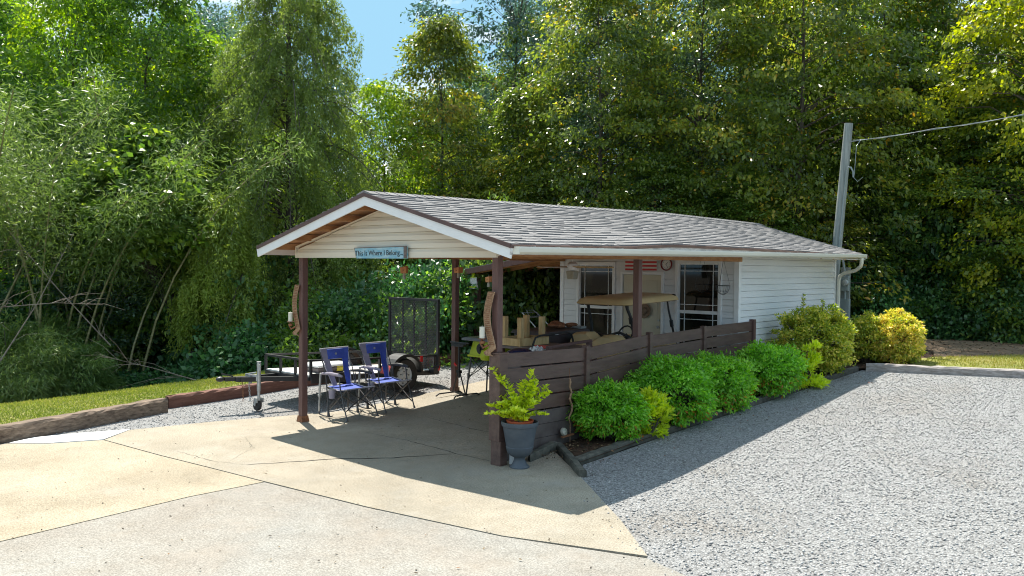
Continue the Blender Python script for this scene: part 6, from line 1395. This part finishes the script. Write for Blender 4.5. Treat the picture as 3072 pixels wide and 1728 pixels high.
pts2=[Vector((p.x,p.y+.02*math.sin(i*2.1),p.z+.02*math.cos(i*2.1))) for i,p in enumerate(pts)]
b=MB(); b.tube(pts,.007,6); b.build('cable',M['meter_grey'],t,smooth=True); b=MB(); b.tube(pts2,.006,6); b.build('cable',M['steel'],t,smooth=True)
t=thing('electric_meter','round glass electric meter in a grey socket behind the downspout','meter',(.115,10.72,1.93))
b=MB(); b.box(-.07,-.045,-.17,.075,.045,.14); b.build('socket_box',M['meter_grey'],t,bevel=.008)
b=MB(); b.lathe([(.068,-.02),(.068,.03),(.06,.065),(.001,.075)],24); b.xf(Matrix.Translation((.02,-.045,.0))@Matrix.Rotation(PI/2,4,'X')); b.build('meter_glass',M['steel'],t,smooth=True)
b=MB(); b.tube([(0,0,-.17),(0,0,-.33)],.022,8); b.tube([(0,0,.14),(-.05,.0,.45),(-.07,.1,.6)],.022,8); b.build('conduit',M['meter_grey'],t,smooth=True)
t=thing('breaker_box','tall grey breaker box under the electric meter','electric box',(.115,10.72,1.33))
b=MB(); b.box(-.13,-.05,-.24,.10,.05,.27); b.build('enclosure',M['meter_grey'],t,bevel=.008); b=MB(); b.box(-.115,-.056,-.22,.085,-.0505,.25); b.build('cover',M['meter_grey'],t,bevel=.003)
t=thing('meter_board','grey post board carrying the meter and breaker box','post',(0,0,0)); b=MB(); b.box(.0,10.77,G(10.8)-.05,.19,10.81,2.25); b.build('plank',M['pole'],t)
# --- fallen branches in the hollow at left
def branch(label,pts,r,seed,n=16,tl=.5):
    t=thing('fallen_branch',label,'branch',(0,0,0),0,'dead branches and canes in the hollow at left'); b=MB(); rng=np.random.default_rng(seed); b.tube(pts,[r*(1-.8*i/(len(pts)-1)) for i in range(len(pts))],6)
    for k in range(n):
        i=rng.integers(0,len(pts)-1); f=rng.random(); p=Vector(pts[i]).lerp(Vector(pts[i+1]),f); d=(Vector(pts[-1])-Vector(pts[0])).normalized()+Vector(rng.normal(0,.45,3)); d.z+=.1; L_=tl*rng.uniform(.4,1.2)
        q=p+d*L_*.5+Vector((0,0,.03)); e=p+d*L_+Vector((0,0,-.05)); b.tube([p,q,e],[r*.35,r*.25,r*.08],4,cap=False)
    b.build('wood',M['twig'],t); return t
def W3(px,py,dep): 
    f=(px-1536)/2480.0; v=_fw+_r*f-_u*((py-864)/2480.0); return Vector((6.19,-6.74,2.19))+v*dep
branch('long bare grey branch sloping up from the left border over the bamboo foliage',[(-10.6,-3.6,1.0),(-10.2,-2.8,1.25),(-9.7,-2.0,1.42),(-9.3,-1.1,1.5),(-9.1,-.4,1.45)],.016,201,34,.45)
branch('second bare cane crossing behind, higher up at left',[(-11.6,-3.6,1.9),(-11.1,-2.4,2.2),(-10.7,-1.6,2.35)],.016,202,18,.5)
branch('thin dead cane leaning across the dark hollow',[(-10.3,-1.7,.4),(-10.4,-1.0,1.5),(-10.6,-.3,2.8)],.014,203,6,.3)
branch('pale dead cane leaning the other way beside the trunk',[(-10.2,.2,.6),(-10.6,-.6,1.7),(-11.0,-1.4,2.9)],.014,204,6,.3)
branch('low dead sticks fanned out in the shade above the lawn edge',[(-8.2,.9,.05),(-8.5,.2,.32),(-8.9,-.5,.55)],.012,205,14,.5)
